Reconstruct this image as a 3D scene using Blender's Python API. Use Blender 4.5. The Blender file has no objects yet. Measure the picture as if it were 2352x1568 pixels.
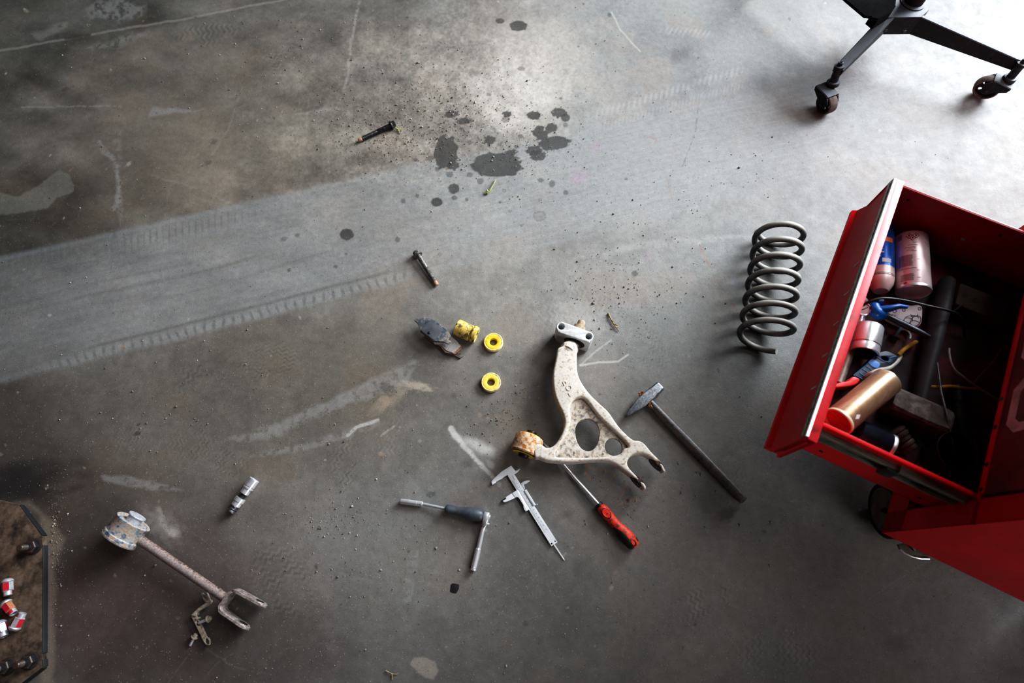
import bpy, bmesh, math, random
import numpy as np
from mathutils import Vector, Matrix
random.seed(7)
R = math.radians
scn = bpy.context.scene
COL = scn.collection
# ---------------------------------------------------------------- camera (1.35 m above the floor, tilted 21 degrees off straight down)
FPX, PITCH, ROLL, HC = 1350.0, 0.365984, 0.011613, 1.35
CAMM = Matrix.Rotation(PITCH, 4, 'X') @ Matrix.Rotation(-ROLL, 4, 'Z')
CAMM.translation = (0, 0, HC)
cam_d = bpy.data.cameras.new('camera'); cam = bpy.data.objects.new('camera', cam_d); COL.objects.link(cam)
cam.matrix_world = CAMM
cam_d.sensor_width = 36.0; cam_d.lens = FPX / 2352 * 36.0; cam_d.clip_start = 0.01
cam_d.dof.use_dof = True; cam_d.dof.focus_distance = 1.40; cam_d.dof.aperture_fstop = 2.5
scn.camera = cam
_M3 = CAMM.to_3x3()

def P(x, y, z=0.0):
    """point of the place at height z that the photo shows at pixel (x, y)"""
    d = _M3 @ Vector(((x - 1176) / FPX, -(y - 784) / FPX, -1.0))
    t = (z - HC) / d.z
    return Vector((d.x * t, d.y * t, z))

def P2(x, y, z=0.0):
    q = P(x, y, z); return (q.x, q.y)

# ---------------------------------------------------------------- materials
def lin(c):
    c = c / 255.0
    return c / 12.92 if c <= 0.04045 else ((c + 0.055) / 1.055) ** 2.4
def rgb(r, g, b): return (lin(r), lin(g), lin(b), 1.0)

def mk(name, stops, scale=40.0, rough=0.5, rvar=0.1, metal=0.0, bump=0.15, detail=6.0, dist=0.3, dust=None, dustamt=0.6, spec=0.5, stretch=(1, 1, 1), bscale=None, mvar=False):
    """noise -> colour ramp material; dust = colour that settles on faces looking up"""
    m = bpy.data.materials.new(name); m.use_nodes = True
    nt = m.node_tree; n = nt.nodes; l = nt.links
    b = n['Principled BSDF']
    tc = n.new('ShaderNodeTexCoord'); mp = n.new('ShaderNodeMapping'); mp.inputs['Scale'].default_value = stretch
    l.new(tc.outputs['Object'], mp.inputs['Vector'])
    nz = n.new('ShaderNodeTexNoise'); nz.inputs['Scale'].default_value = scale; nz.inputs['Detail'].default_value = detail
    nz.inputs['Roughness'].default_value = 0.65; nz.inputs['Distortion'].default_value = dist
    l.new(mp.outputs[0], nz.inputs['Vector'])
    cr = n.new('ShaderNodeValToRGB'); l.new(nz.outputs['Fac'], cr.inputs['Fac'])
    e = cr.color_ramp.elements
    while len(e) < len(stops): e.new(0.5)
    while len(e) > max(1, len(stops)): e.remove(e[-1])
    for k, (p, c) in enumerate(stops): e[k].position = p; e[k].color = c
    col = cr.outputs['Color']
    if dust is not None:
        g = n.new('ShaderNodeNewGeometry'); sx = n.new('ShaderNodeSeparateXYZ'); l.new(g.outputs['Normal'], sx.inputs[0])
        n2 = n.new('ShaderNodeTexNoise'); n2.inputs['Scale'].default_value = scale * 0.5; n2.inputs['Detail'].default_value = 8
        l.new(tc.outputs['Object'], n2.inputs['Vector'])
        a = n.new('ShaderNodeMath'); a.operation = 'MULTIPLY_ADD'; l.new(n2.outputs['Fac'], a.inputs[0]); a.inputs[1].default_value = 1.1; a.inputs[2].default_value = -0.55
        s = n.new('ShaderNodeMath'); s.operation = 'ADD'; l.new(sx.outputs['Z'], s.inputs[0]); l.new(a.outputs[0], s.inputs[1])
        mr = n.new('ShaderNodeMapRange'); mr.inputs['From Min'].default_value = 0.1; mr.inputs['From Max'].default_value = 0.9; mr.inputs['To Max'].default_value = dustamt
        l.new(s.outputs[0], mr.inputs['Value'])
        mx = n.new('ShaderNodeMix'); mx.data_type = 'RGBA'; l.new(mr.outputs[0], mx.inputs['Factor']); l.new(col, mx.inputs['A']); mx.inputs['B'].default_value = dust
        col = mx.outputs['Result']
    l.new(col, b.inputs['Base Color'])
    n3 = n.new('ShaderNodeTexNoise'); n3.inputs['Scale'].default_value = (bscale or scale * 2.5); n3.inputs['Detail'].default_value = 5
    l.new(mp.outputs[0], n3.inputs['Vector'])
    r = n.new('ShaderNodeMapRange'); r.inputs['To Min'].default_value = max(0.02, rough - rvar); r.inputs['To Max'].default_value = min(1, rough + rvar)
    l.new(n3.outputs['Fac'], r.inputs['Value']); l.new(r.outputs[0], b.inputs['Roughness'])
    b.inputs['Metallic'].default_value = metal; b.inputs['Specular IOR Level'].default_value = spec
    if bump > 0:
        bp = n.new('ShaderNodeBump'); bp.inputs['Strength'].default_value = bump; bp.inputs['Distance'].default_value = min(0.002, 0.10 / (bscale or scale * 2.5))
        l.new(n3.outputs['Fac'], bp.inputs['Height']); l.new(bp.outputs[0], b.inputs['Normal'])
    return m

def flat(name, c, rough=0.5, metal=0.0, bump=0.05, scale=60, var=0.12, **k):
    a = tuple(min(1, v * (1 - var)) for v in c[:3]) + (1,); z = tuple(min(1, v * (1 + var)) for v in c[:3]) + (1,)
    return mk(name, [(0.3, a), (0.7, z)], scale=scale, rough=rough, metal=metal, bump=bump, **k)

# ---------------------------------------------------------------- mesh building
class MB:
    def __init__(s): s.v = []; s.f = []
    def add(s, vs, fs, M=None):
        o = len(s.v)
        s.v += [tuple(M @ Vector(v)) if M is not None else tuple(v) for v in vs]
        s.f += [tuple(i + o for i in f) for f in fs]; return s
    def lathe(s, M, prof, seg=36, a0=0.0, a1=2 * math.pi, cap=True, sq=(1, 1)):
        """prof: (h, r) along M's z axis"""
        full = abs(a1 - a0 - 2 * math.pi) < 1e-6; ns = seg if full else seg + 1
        vs = []; fs = []
        for h, r in prof:
            for k in range(ns):
                a = a0 + (a1 - a0) * k / seg
                vs.append((r * math.cos(a) * sq[0], r * math.sin(a) * sq[1], h))
        for i in range(len(prof) - 1):
            for k in range(seg):
                k2 = (k + 1) % ns
                fs.append((i * ns + k, i * ns + k2, (i + 1) * ns + k2, (i + 1) * ns + k))
        if cap and full:
            if prof[0][1] > 1e-6: fs.append(tuple(range(ns - 1, -1, -1)))
            if prof[-1][1] > 1e-6: fs.append(tuple((len(prof) - 1) * ns + k for k in range(ns)))
        return s.add(vs, fs, M)
    def tube(s, pts, r, seg=12, cap=True, closed=False, up=None):
        pts = [Vector(p) for p in pts]; n = len(pts)
        rr = r if isinstance(r, (list, tuple)) else [r] * n
        vs = []; fs = []; prev = None
        for i, p in enumerate(pts):
            if closed: t = pts[(i + 1) % n] - pts[i - 1]
            else: t = pts[min(i + 1, n - 1)] - pts[max(i - 1, 0)]
            t.normalize()
            if prev is None:
                ref = Vector(up) if up else (Vector((0, 0, 1)) if abs(t.z) < 0.9 else Vector((1, 0, 0)))
                nx = (ref - t * ref.dot(t)).normalized()
            else:
                nx = (prev - t * prev.dot(t)).normalized()
            prev = nx; ny = t.cross(nx)
            for k in range(seg):
                a = 2 * math.pi * k / seg
                vs.append(p + (nx * math.cos(a) + ny * math.sin(a)) * rr[i])
        m = n if closed else n - 1
        for i in range(m):
            for k in range(seg):
                j = (i + 1) % n
                fs.append((i * seg + k, i * seg + (k + 1) % seg, j * seg + (k + 1) % seg, j * seg + k))
        if cap and not closed:
            fs.append(tuple(range(seg - 1, -1, -1))); fs.append(tuple((n - 1) * seg + k for k in range(seg)))
        return s.add(vs, fs)
    def loft(s, rings, cap=True, M=None):
        n = len(rings[0]); vs = [p for r in rings for p in r]; fs = []
        for i in range(len(rings) - 1):
            for k in range(n):
                fs.append((i * n + k, i * n + (k + 1) % n, (i + 1) * n + (k + 1) % n, (i + 1) * n + k))
        if cap: fs.append(tuple(range(n - 1, -1, -1))); fs.append(tuple((len(rings) - 1) * n + k for k in range(n)))
        return s.add(vs, fs, M)
    def box(s, size, M=None, bev=0.0, seg=2):
        bm = bmesh.new(); bmesh.ops.create_cube(bm, size=1.0)
        bmesh.ops.scale(bm, vec=size, verts=bm.verts)
        if bev > 0: bmesh.ops.bevel(bm, geom=bm.edges[:], offset=bev, segments=seg, affect='EDGES', profile=0.5)
        bm.verts.index_update()
        s.add([v.co[:] for v in bm.verts], [[v.index for v in f.verts] for f in bm.faces], M); bm.free(); return s
    def box2(s, a, b, bev=0.0, M=None):
        c = [(a[i] + b[i]) / 2 for i in range(3)]; z = [abs(b[i] - a[i]) for i in range(3)]
        T_ = Matrix.Translation(c)
        return s.box(z, (M @ T_) if M is not None else T_, bev)
    def plate(s, outlines, z0, z1, bev=0.0, M=None, res=2):
        """flat outline(s) with holes, extruded from z0 to z1 with rounded edges"""
        cu = bpy.data.curves.new('t', 'CURVE'); cu.dimensions = '2D'; cu.fill_mode = 'BOTH'
        for o in outlines:
            sp = cu.splines.new('POLY'); sp.points.add(len(o) - 1)
            for k, p in enumerate(o): sp.points[k].co = (p[0], p[1], 0, 1)
            sp.use_cyclic_u = True
        cu.extrude = max(1e-5, (z1 - z0) / 2 - bev); cu.bevel_depth = bev; cu.bevel_resolution = res; cu.offset = -bev
        ob = bpy.data.objects.new('t', cu); COL.objects.link(ob)
        dg = bpy.context.evaluated_depsgraph_get(); dg.update()
        me = bpy.data.meshes.new_from_object(ob.evaluated_get(dg))
        T_ = Matrix.Translation((0, 0, (z0 + z1) / 2)); T_ = M @ T_ if M is not None else T_
        s.add([v.co[:] for v in me.vertices], [tuple(p.vertices) for p in me.polygons], T_)
        bpy.data.objects.remove(ob); bpy.data.curves.remove(cu); bpy.data.meshes.remove(me); return s
    def text(s, body, size, M, depth=0.0002, spacing=1.0):
        cu = bpy.data.curves.new('t', 'FONT'); cu.body = body; cu.size = size; cu.extrude = depth; cu.align_x = 'CENTER'; cu.align_y = 'CENTER'; cu.space_character = spacing
        ob = bpy.data.objects.new('t', cu); COL.objects.link(ob)
        dg = bpy.context.evaluated_depsgraph_get(); dg.update()
        me = bpy.data.meshes.new_from_object(ob.evaluated_get(dg))
        s.add([v.co[:] for v in me.vertices], [tuple(p.vertices) for p in me.polygons], M)
        bpy.data.objects.remove(ob); bpy.data.curves.remove(cu); bpy.data.meshes.remove(me); return s
    def mesh(s, name, Minv=None, ang=35.0):
        me = bpy.data.meshes.new(name)
        vs = [tuple(Minv @ Vector(v)) for v in s.v] if Minv is not None else s.v
        me.from_pydata(vs, [], s.f); me.validate()
        bm = bmesh.new(); bm.from_mesh(me)
        bmesh.ops.remove_doubles(bm, verts=bm.verts, dist=1e-6)
        bmesh.ops.recalc_face_normals(bm, faces=bm.faces)
        for f in bm.faces: f.smooth = True
        bm.to_mesh(me); bm.free()
        me.set_sharp_from_angle(angle=R(ang)); return me

def frame(p, q, up=(0, 0, 1)):
    p = Vector(p); q = Vector(q); z = (q - p).normalized(); up = Vector(up)
    if abs(z.dot(up)) > 0.98: up = Vector((0, 1, 0))
    x = up.cross(z).normalized(); y = z.cross(x)
    M = Matrix((x, y, z)).transposed().to_4x4(); M.translation = p
    return M
def LEN(p, q): return (Vector(q) - Vector(p)).length
def lerp(a, b, t): return a + (b - a) * t

def cat(pts, n=5, closed=True):
    """Catmull-Rom smoothing of an outline"""
    P_ = [Vector(p) for p in pts]; N = len(P_); out = []
    for i in range(N if closed else N - 1):
        a, b, c, d = (P_[(i - 1) % N], P_[i], P_[(i + 1) % N], P_[(i + 2) % N]) if closed else (P_[max(i - 1, 0)], P_[i], P_[i + 1], P_[min(i + 2, N - 1)])
        for k in range(n):
            t = k / n
            out.append(0.5 * ((2 * b) + (c - a) * t + (2 * a - 5 * b + 4 * c - d) * t * t + (3 * b - a - 3 * c + d) * t ** 3))
    if not closed: out.append(P_[-1])
    return out
def circ(c, r, n=28, ry=None, rot=0.0):
    ry = ry or r; o = []
    for k in range(n):
        a = 2 * math.pi * k / n; x, y = r * math.cos(a), ry * math.sin(a)
        o.append((c[0] + x * math.cos(rot) - y * math.sin(rot), c[1] + x * math.sin(rot) + y * math.cos(rot)))
    return o

class T:
    """a thing: an Empty at its base that parents its parts"""
    def __init__(s, name, label, cat_, loc, group=None, M=None):
        s.o = bpy.data.objects.new(name, None); COL.objects.link(s.o); s.o.empty_display_size = 0.02
        s.M = M if M is not None else Matrix.Translation(Vector(loc)); s.o.matrix_world = s.M
        s.inv = s.M.inverted(); s.o['label'] = label; s.o['category'] = cat_
        if group: s.o['group'] = group
    def add(s, name, mb, mat, parent=None, label=None, ang=35.0, local=False):
        me = mb.mesh(name, None if local else s.inv, ang)
        o = bpy.data.objects.new(name, me); COL.objects.link(o); me.materials.append(mat)
        o.parent = parent or s.o
        if label: o['label'] = label
        return o
def solo(name, mb, mat, label, cat_, group=None, ang=35.0, kind=None):
    xs = [v[0] for v in mb.v]; ys = [v[1] for v in mb.v]; zs = [v[2] for v in mb.v]
    L = Vector(((min(xs) + max(xs)) / 2, (min(ys) + max(ys)) / 2, min(zs)))
    me = mb.mesh(name, Matrix.Translation(-L), ang); o = bpy.data.objects.new(name, me); COL.objects.link(o)
    o.location = L; me.materials.append(mat)
    if kind != 'structure': o['label'] = label; o['category'] = cat_
    if group: o['group'] = group
    if kind: o['kind'] = kind
    return o
def dup(root, M, label=None, group=None):
    r = root.copy(); COL.objects.link(r); r.matrix_world = M
    if label: r['label'] = label
    if group: r['group'] = group
    for ch in list(root.children):
        c = ch.copy(); COL.objects.link(c); c.parent = r
        for g in list(ch.children):
            d = g.copy(); COL.objects.link(d); d.parent = c
    return r

# shared materials
CHROME = flat('chrome', (0.86, 0.87, 0.89, 1), rough=0.20, metal=0.72, bump=0.01, rvar=0.06)
SATIN = flat('satin_steel', (0.72, 0.73, 0.75, 1), rough=0.34, metal=0.7, bump=0.03, rvar=0.08, scale=120)
STEEL = mk('worn_steel', [(0.3, rgb(70, 72, 76)), (0.6, rgb(130, 133, 138)), (0.8, rgb(165, 166, 170))], scale=120, rough=0.38, metal=0.9, bump=0.12)
DSTEEL = mk('dark_steel', [(0.3, rgb(30, 31, 34)), (0.7, rgb(70, 70, 72))], scale=90, rough=0.5, metal=0.7, bump=0.15)
BLACK = flat('black_plastic', rgb(22, 22, 24), rough=0.45, bump=0.05)
RUBBER = flat('black_rubber', rgb(18, 18, 19), rough=0.8, bump=0.1)
RUST = mk('rust', [(0.25, rgb(60, 36, 22)), (0.5, rgb(140, 84, 44)), (0.75, rgb(188, 140, 100))], scale=90, rough=0.8, metal=0.1, bump=0.5)
# ---------------------------------------------------------------- floor: a fine mesh whose colour attribute holds dirt, stains, tyre marks and painted light falloff
STEP = 0.002
def axis_pts(lo, a, b, hi, st):
    return np.concatenate([np.linspace(lo, a, 70)[:-1], np.arange(a, b, st), np.linspace(b, hi, 70)])
gx = axis_pts(-6.0, -1.72, 1.74, 6.5, STEP); gy = axis_pts(-4.0, -0.27, 1.76, 7.5, STEP)
NX, NY = len(gx), len(gy)
WX, WY = np.meshgrid(gx, gy)                       # [NY, NX]
mi = np.array(_M3.inverted())
dx, dy, dz = WX, WY, -HC
cxx = mi[0, 0] * dx + mi[0, 1] * dy + mi[0, 2] * dz
cyy = mi[1, 0] * dx + mi[1, 1] * dy + mi[1, 2] * dz
czz = np.minimum(mi[2, 0] * dx + mi[2, 1] * dy + mi[2, 2] * dz, -0.2)
PX = (1176 + FPX * cxx / -czz).astype(np.float32); PY = (784 - FPX * cyy / -czz).astype(np.float32)
del cxx, cyy, czz

rng = np.random.default_rng(11)
_tab = rng.random((256, 256)).astype(np.float32)
def vnoise(x, y):
    xi = np.floor(x).astype(np.int32); yi = np.floor(y).astype(np.int32)
    fx = (x - xi).astype(np.float32); fy = (y - yi).astype(np.float32)
    fx = fx * fx * (3 - 2 * fx); fy = fy * fy * (3 - 2 * fy)
    a = _tab[yi & 255, xi & 255]; b = _tab[yi & 255, (xi + 1) & 255]
    c = _tab[(yi + 1) & 255, xi & 255]; d = _tab[(yi + 1) & 255, (xi + 1) & 255]
    return (a + (b - a) * fx) * (1 - fy) + (c + (d - c) * fx) * fy
def fbm(x, y, o=4):
    s = 0; a = 0.5; t = 0
    for k in range(o):
        s = s + a * vnoise(x + 17.3 * k, y + 9.1 * k); t += a; x = x * 2.03; y = y * 2.03; a *= 0.5
    return s / t
def sst(a, b, x):
    t = np.clip((x - a) / (b - a), 0, 1); return t * t * (3 - 2 * t)

BASE = np.array([0.176, 0.168, 0.157], np.float32)
C = np.empty((NY, NX, 3), np.float32); C[:] = BASE
WET = np.zeros((NY, NX), np.float32)
nA = fbm(WX * 2.2 + 3, WY * 2.2 + 8, 5); nB = fbm(WX * 9 + 31, WY * 9 + 4, 4); nC = fbm(WX * 45, WY * 45, 3)
def tint(m, c, sl=np.s_[:, :]):
    C[sl] += m[..., None] * (np.array(c, np.float32) - C[sl])
def mul(m, k, sl=np.s_[:, :]):
    C[sl] *= 1 + m[..., None] * (np.array(k, np.float32) - 1)
C *= (0.68 + 0.64 * nA)[..., None] * (0.78 + 0.44 * nB)[..., None] * (0.86 + 0.28 * nC)[..., None]
tint(sst(0.50, 0.72, nB) * 0.45, (0.185, 0.155, 0.128))            # brownish dust
tint(sst(0.50, 0.72, fbm(WX * 4 + 77, WY * 4 + 13, 4)) * 0.30, (0.185, 0.195, 0.185))

class W:                                                            # window of the grid around some pixels
    def __init__(s, pts, pad):
        q = [P(min(max(x, -150), 2500), min(max(y, -120), 1690)) for x, y in pts]; pad *= 0.0015
        i0, i1 = np.searchsorted(gx, [min(v.x for v in q) - pad, max(v.x for v in q) + pad])
        j0, j1 = np.searchsorted(gy, [min(v.y for v in q) - pad, max(v.y for v in q) + pad])
        s.sl = np.s_[j0:j1, i0:i1]; s.x = PX[s.sl]; s.y = PY[s.sl]; s.nb = nB[s.sl]; s.nc = nC[s.sl]
        s.ok = s.x.size > 0
def blob(cx, cy, rx, ry, rot=0, soft=0.12, wob=0.25, seed=0, wf=3.0):
    w = W([(cx - rx * 1.6, cy - rx * 1.6), (cx + rx * 1.6, cy + rx * 1.6), (cx - rx * 1.6, cy + ry * 1.6), (cx + rx * 1.6, cy - ry * 1.6)], 8)
    a = R(rot); X = w.x - cx; Y = w.y - cy
    u = (X * math.cos(a) + Y * math.sin(a)) / rx; v = (-X * math.sin(a) + Y * math.cos(a)) / ry
    d = np.sqrt(u * u + v * v)
    d = d + wob * (fbm(u * wf + seed * 7.7 + 50, v * wf + seed * 3.1 + 50, 3) - 0.5) * 2
    return w, 1 - sst(1 - soft, 1 + soft, d)
def stroke(pts, wd, soft=0.4, wob=0.3, rough=0.0, w2=None, wf=0.05):
    w = W(pts, max(wd, w2 or 0) * 2 + 10); best = None; N = len(pts) - 1; L = 0
    X = w.x + (fbm(w.x * wf, w.y * wf, 2) - .5) * wob * wd * 2; Y = w.y + (fbm(w.x * wf + 40, w.y * wf, 2) - .5) * wob * wd * 2
    for i in range(N):
        (x0, y0), (x1, y1) = pts[i], pts[i + 1]; ex, ey = x1 - x0, y1 - y0; L2 = ex * ex + ey * ey
        t = np.clip(((X - x0) * ex + (Y - y0) * ey) / L2, 0, 1)
        d = np.hypot(X - x0 - t * ex, Y - y0 - t * ey)
        wi = wd + ((w2 if w2 is not None else wd) - wd) * (i + t) / N
        d = d / np.maximum(wi, 0.5)
        best = d if best is None else np.minimum(best, d)
    m = 1 - sst(1 - soft, 1 + soft, best)
    if rough: m = m * sst(rough - 0.18, rough + 0.12, fbm(w.x * 0.16, w.y * 0.16, 4))
    return w, m
def poly(pts, soft=6, wob=10, rough=0.0, wf=0.04):
    w = W(pts, 30); X = w.x + (fbm(w.x * wf, w.y * wf, 3) - .5) * wob; Y = w.y + (fbm(w.x * wf + 40, w.y * wf, 3) - .5) * wob
    ins = np.zeros(X.shape, bool); dist = np.full(X.shape, 1e9, np.float32); n = len(pts)
    for i in range(n):
        (x0, y0), (x1, y1) = pts[i], pts[(i + 1) % n]
        ins ^= ((y0 > Y) != (y1 > Y)) & (X < (x1 - x0) * (Y - y0) / ((y1 - y0) or 1e-6) + x0)
        ex, ey = x1 - x0, y1 - y0; t = np.clip(((X - x0) * ex + (Y - y0) * ey) / (ex * ex + ey * ey + 1e-6), 0, 1)
        dist = np.minimum(dist, np.hypot(X - x0 - t * ex, Y - y0 - t * ey))
    m = sst(-soft, soft, np.where(ins, dist, -dist))
    if rough: m = m * sst(rough - 0.18, rough + 0.12, fbm(w.x * 0.1, w.y * 0.1, 4))
    return w, m
PALE = .62
def T_(wm, c, k=1.0):
    k = k * PALE if c[0] > .24 else k
    tint(wm[1] * k, c, wm[0].sl)
def M_(wm, k): mul(wm[1], k, wm[0].sl)

# -- broad zones, some with light and shade painted into the colour
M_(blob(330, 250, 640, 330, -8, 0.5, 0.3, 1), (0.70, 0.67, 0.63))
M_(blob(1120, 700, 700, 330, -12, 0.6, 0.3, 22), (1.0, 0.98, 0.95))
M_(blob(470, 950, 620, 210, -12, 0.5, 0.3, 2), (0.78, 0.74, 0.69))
M_(blob(300, 1380, 420, 260, 10, 0.5, 0.2, 3), (0.44, 0.36, 0.34))  # corner shade and the post's red bounce, painted into the floor colour
M_(blob(60, 40, 420, 170, -10, 0.7, 0.3, 4), (0.58, 0.60, 0.60))  # far corner darkened in the colour to follow the light's falloff
M_(blob(-40, 1000, 240, 330, 0, 0.7, 0.3, 41), (0.55, 0.53, 0.52))  # painted falloff along the left edge
M_(blob(-60, 560, 260, 160, 0, 0.7, 0.3, 42), (0.66, 0.66, 0.66))  # more painted falloff, further up the left edge
M_(blob(1180, 1640, 1500, 210, 0, 0.8, 0.2, 43), (0.74, 0.73, 0.73))  # near edge dimmed in the colour, as light weakens there
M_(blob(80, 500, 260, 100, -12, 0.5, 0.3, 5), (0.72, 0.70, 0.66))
T_(blob(1000, 230, 330, 230, -25, 0.6, 0.35, 6), (0.285, 0.245, 0.205), 0.70)
T_(blob(1215, 160, 130, 110, -40, 0.6, 0.35, 7), (0.39, 0.345, 0.295), 0.75)
T_(blob(1160, 205, 110, 70, -20, 0.6, 0.5, 8), (0.47, 0.43, 0.38), 0.6)
M_(blob(1600, 330, 620, 380, -15, 0.7, 0.2, 9), (1.30, 1.34, 1.40))  # cool brightening towards the doorway, light put into the floor colour
M_(blob(1000, 520, 480, 200, -15, 0.8, 0.2, 91), (1.14, 1.12, 1.09))  # milder painted brightening across the middle
T_(blob(480, 385, 90, 110, 0, 0.7, 0.4, 10), (0.25, 0.225, 0.185), 0.4)
T_(blob(700, 370, 60, 90, 0, 0.8, 0.4, 11), (0.26, 0.235, 0.195), 0.4)
T_(blob(630, 1260, 300, 120, 0, 0.7, 0.4, 12), (0.165, 0.14, 0.125), 0.35)

# -- gritty trodden dirt, upper middle
w_, m_ = blob(960, 260, 420, 260, -20, 0.7, .3, 70); f_ = fbm(w_.x * .22, w_.y * .22, 3); f2_ = fbm(w_.x * .06 + 8, w_.y * .06, 4)
C[w_.sl] *= (1 + m_ * ((f_ - .5) * .55 + (f2_ - .5) * 0.6))[..., None]
w_, m_ = blob(420, 300, 700, 420, -10, 0.6, .3, 71); f2_ = fbm(w_.x * .012 + 3, w_.y * .022, 5)
C[w_.sl] *= (1 + m_ * (f2_ - .5) * 1.5)[..., None]
T_(blob(420, 300, 260, 160, -10, .8, .5, 72), (.2, .165, .13), .5)
# -- tyre track: a pale swept band with tread prints along both edges
up = 597 - 0.222 * PX; lo = 885 - 0.253 * PX
wv = (fbm(PX * 0.012, PY * 0.012, 3) - 0.5) * 10
t_ = (PY + wv - up) / np.maximum(lo - up, 40)
band = sst(-0.02, 0.04, t_) * (1 - sst(0.96, 1.02, t_))
s_al = PX * 0.97 - PY * 0.235                                    # along the track
st = fbm(s_al * 0.006, t_ * 26, 4); st2 = fbm(s_al * 0.02 + 9, t_ * 70, 3)
fade = 0.75 - 0.35 * sst(1500, 2100, PX)
bm_ = band * (0.80 + 0.22 * sst(0.3, 0.7, st)) * (0.86 + 0.22 * st2) * fade * (0.62 + 0.38 * sst(0, 650, PX))
bm_ *= 1 - 0.45 * sst(620, 900, PX) * sst(0.70, 0.95, t_)
tint(np.clip(bm_, 0, 1) * 0.85 * (0.7 + 0.5 * nA), (0.262, 0.266, 0.266))
stf = fbm(s_al * 0.012 + 31, t_ * 110, 3)
C *= (1 + band * (0.35 + 0.65 * sst(700, 1300, PX)) * (stf - .5) * 0.20)[..., None]
inside = (t_ > -0.1) & (t_ < 1.1)
tooth = 0.5 + 0.5 * np.sin(s_al * 2 * math.pi / 21.5 + 0.8 * np.sin(PY * 0.11) + 2.2 * nA)
e1 = np.exp(-((PY + wv - lo + 15) / 11.0) ** 2) * (1 - sst(860, 1000, PX)) * sst(60, 160, PX)
tint(e1 * sst(0.68, 0.93, tooth) * 0.75, (0.15, 0.143, 0.132))
tint(e1 * sst(0.15, 0.55, 1 - tooth) * 0.25, (0.29, 0.29, 0.285))
ln = np.exp(-((PY - lo + 34 + 0.4 * wv) / 4.0) ** 2) * sst(120, 260, PX) * (1 - sst(860, 930, PX))
tint(ln * 0.75, (0.150, 0.142, 0.130))
for off, x0, x1, k in ((150, -50, 650, .55), (176, 60, 520, .35), (215, -60, 200, .6), (110, 300, 820, .25)):
    l2 = np.exp(-((PY - lo + off + 6 * np.sin(PX * 0.01)) / 4.0) ** 2) * sst(x0, x0 + 80, PX) * (1 - sst(x1 - 120, x1, PX))
    tint(l2 * k * (0.5 + st2), (0.155, 0.148, 0.136))
tu = 0.5 + 0.5 * np.sin(PX * 2 * math.pi / 15.0 + 3.0 * nB)
e2 = np.exp(-((PY + wv - up - 22) / 20.0) ** 2) * (1 - sst(420, 700, PX))
tint(e2 * sst(0.62, 0.95, tu) * 0.6, (0.15, 0.147, 0.14))
e2b = np.exp(-((PY + 0.5 * wv - up + 2) / 7.0) ** 2) * (1 - sst(900, 1200, PX)); tint(e2b * 0.3, (0.33, 0.35, 0.37))
for (xa, ya, xb, yb, hw, per, kk) in ((1330, 275, 1730, 152, 10, 13, .30), (1360, 300, 1730, 186, 9, 9, .16), (1510, 492, 1790, 430, 12, 15, .26), (1450, 66, 1660, 78, 9, 11, .22), (1480, 440, 1700, 378, 9, 12, .12), (1640, 396, 1760, 375, 8, 10, .14)):
    w = W([(xa, ya), (xb, yb)], hw * 3); L = math.hypot(xb - xa, yb - ya); ex, ey = (xb - xa) / L, (yb - ya) / L
    u = (w.x - xa) * ex + (w.y - ya) * ey; v = -(w.x - xa) * ey + (w.y - ya) * ex
    m = np.exp(-(v / hw) ** 4) * sst(0, 40, u) * (1 - sst(L - 40, L, u)) * sst(0.35, 0.65, 0.5 + 0.5 * np.sin((u + v * 0.5) * 2 * math.pi / per)) * sst(0.3, 0.55, w.nb)
    tint(m * kk * .55, (0.50, 0.51, 0.52), w.sl)
# -- expansion crack and long scratches
T_(stroke([(-20, 120), (130, 94), (250, 72), (420, 44), (640, 1), (700, -14)], 2.6, 0.6, 0.8), (0.33, 0.295, 0.27), 0.55)
T_(stroke([(150, 88), (205, 79)], 4, 0.6, 0.9), (0.05, 0.045, 0.04), 0.8)
T_(stroke([(826, 0), (808, 90), (800, 150), (790, 210)], 3, 0.8, 1.2, 0.42), (0.40, 0.39, 0.37), 0.5)
T_(stroke([(1405, 28), (1425, 70), (1470, 118)], 1.8, 0.6, 1), (0.55, 0.53, 0.5), 0.5)
T_(stroke([(1605, 240), (1598, 300), (1565, 390)], 1.5, 0.6, 1, 0.45), (0.08, 0.08, 0.085), 0.5)
T_(stroke([(2160, 1270), (2040, 1345), (1990, 1380)], 1.8, 0.6, 1), (0.30, 0.295, 0.29), 0.35)
for q in range(60):
    x = rng.uniform(-50, 2400); y = rng.uniform(-50, 1600); a = rng.normal(-0.25, 0.6) + (math.pi / 2 if rng.random() < .25 else 0); L = rng.uniform(20, 140); b = a + rng.normal(0, .3)
    p1 = (x + L * math.cos(a), y + L * math.sin(a)); p2 = (p1[0] + L * math.cos(b), p1[1] + L * math.sin(b))
    T_(stroke([(x, y), p1, p2], rng.uniform(1.2, 2.4), 0.7, 1.0, 0.45), (0.36, 0.345, 0.325) if rng.random() < .7 else (0.09, 0.086, 0.08), rng.uniform(.06, .22))
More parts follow.
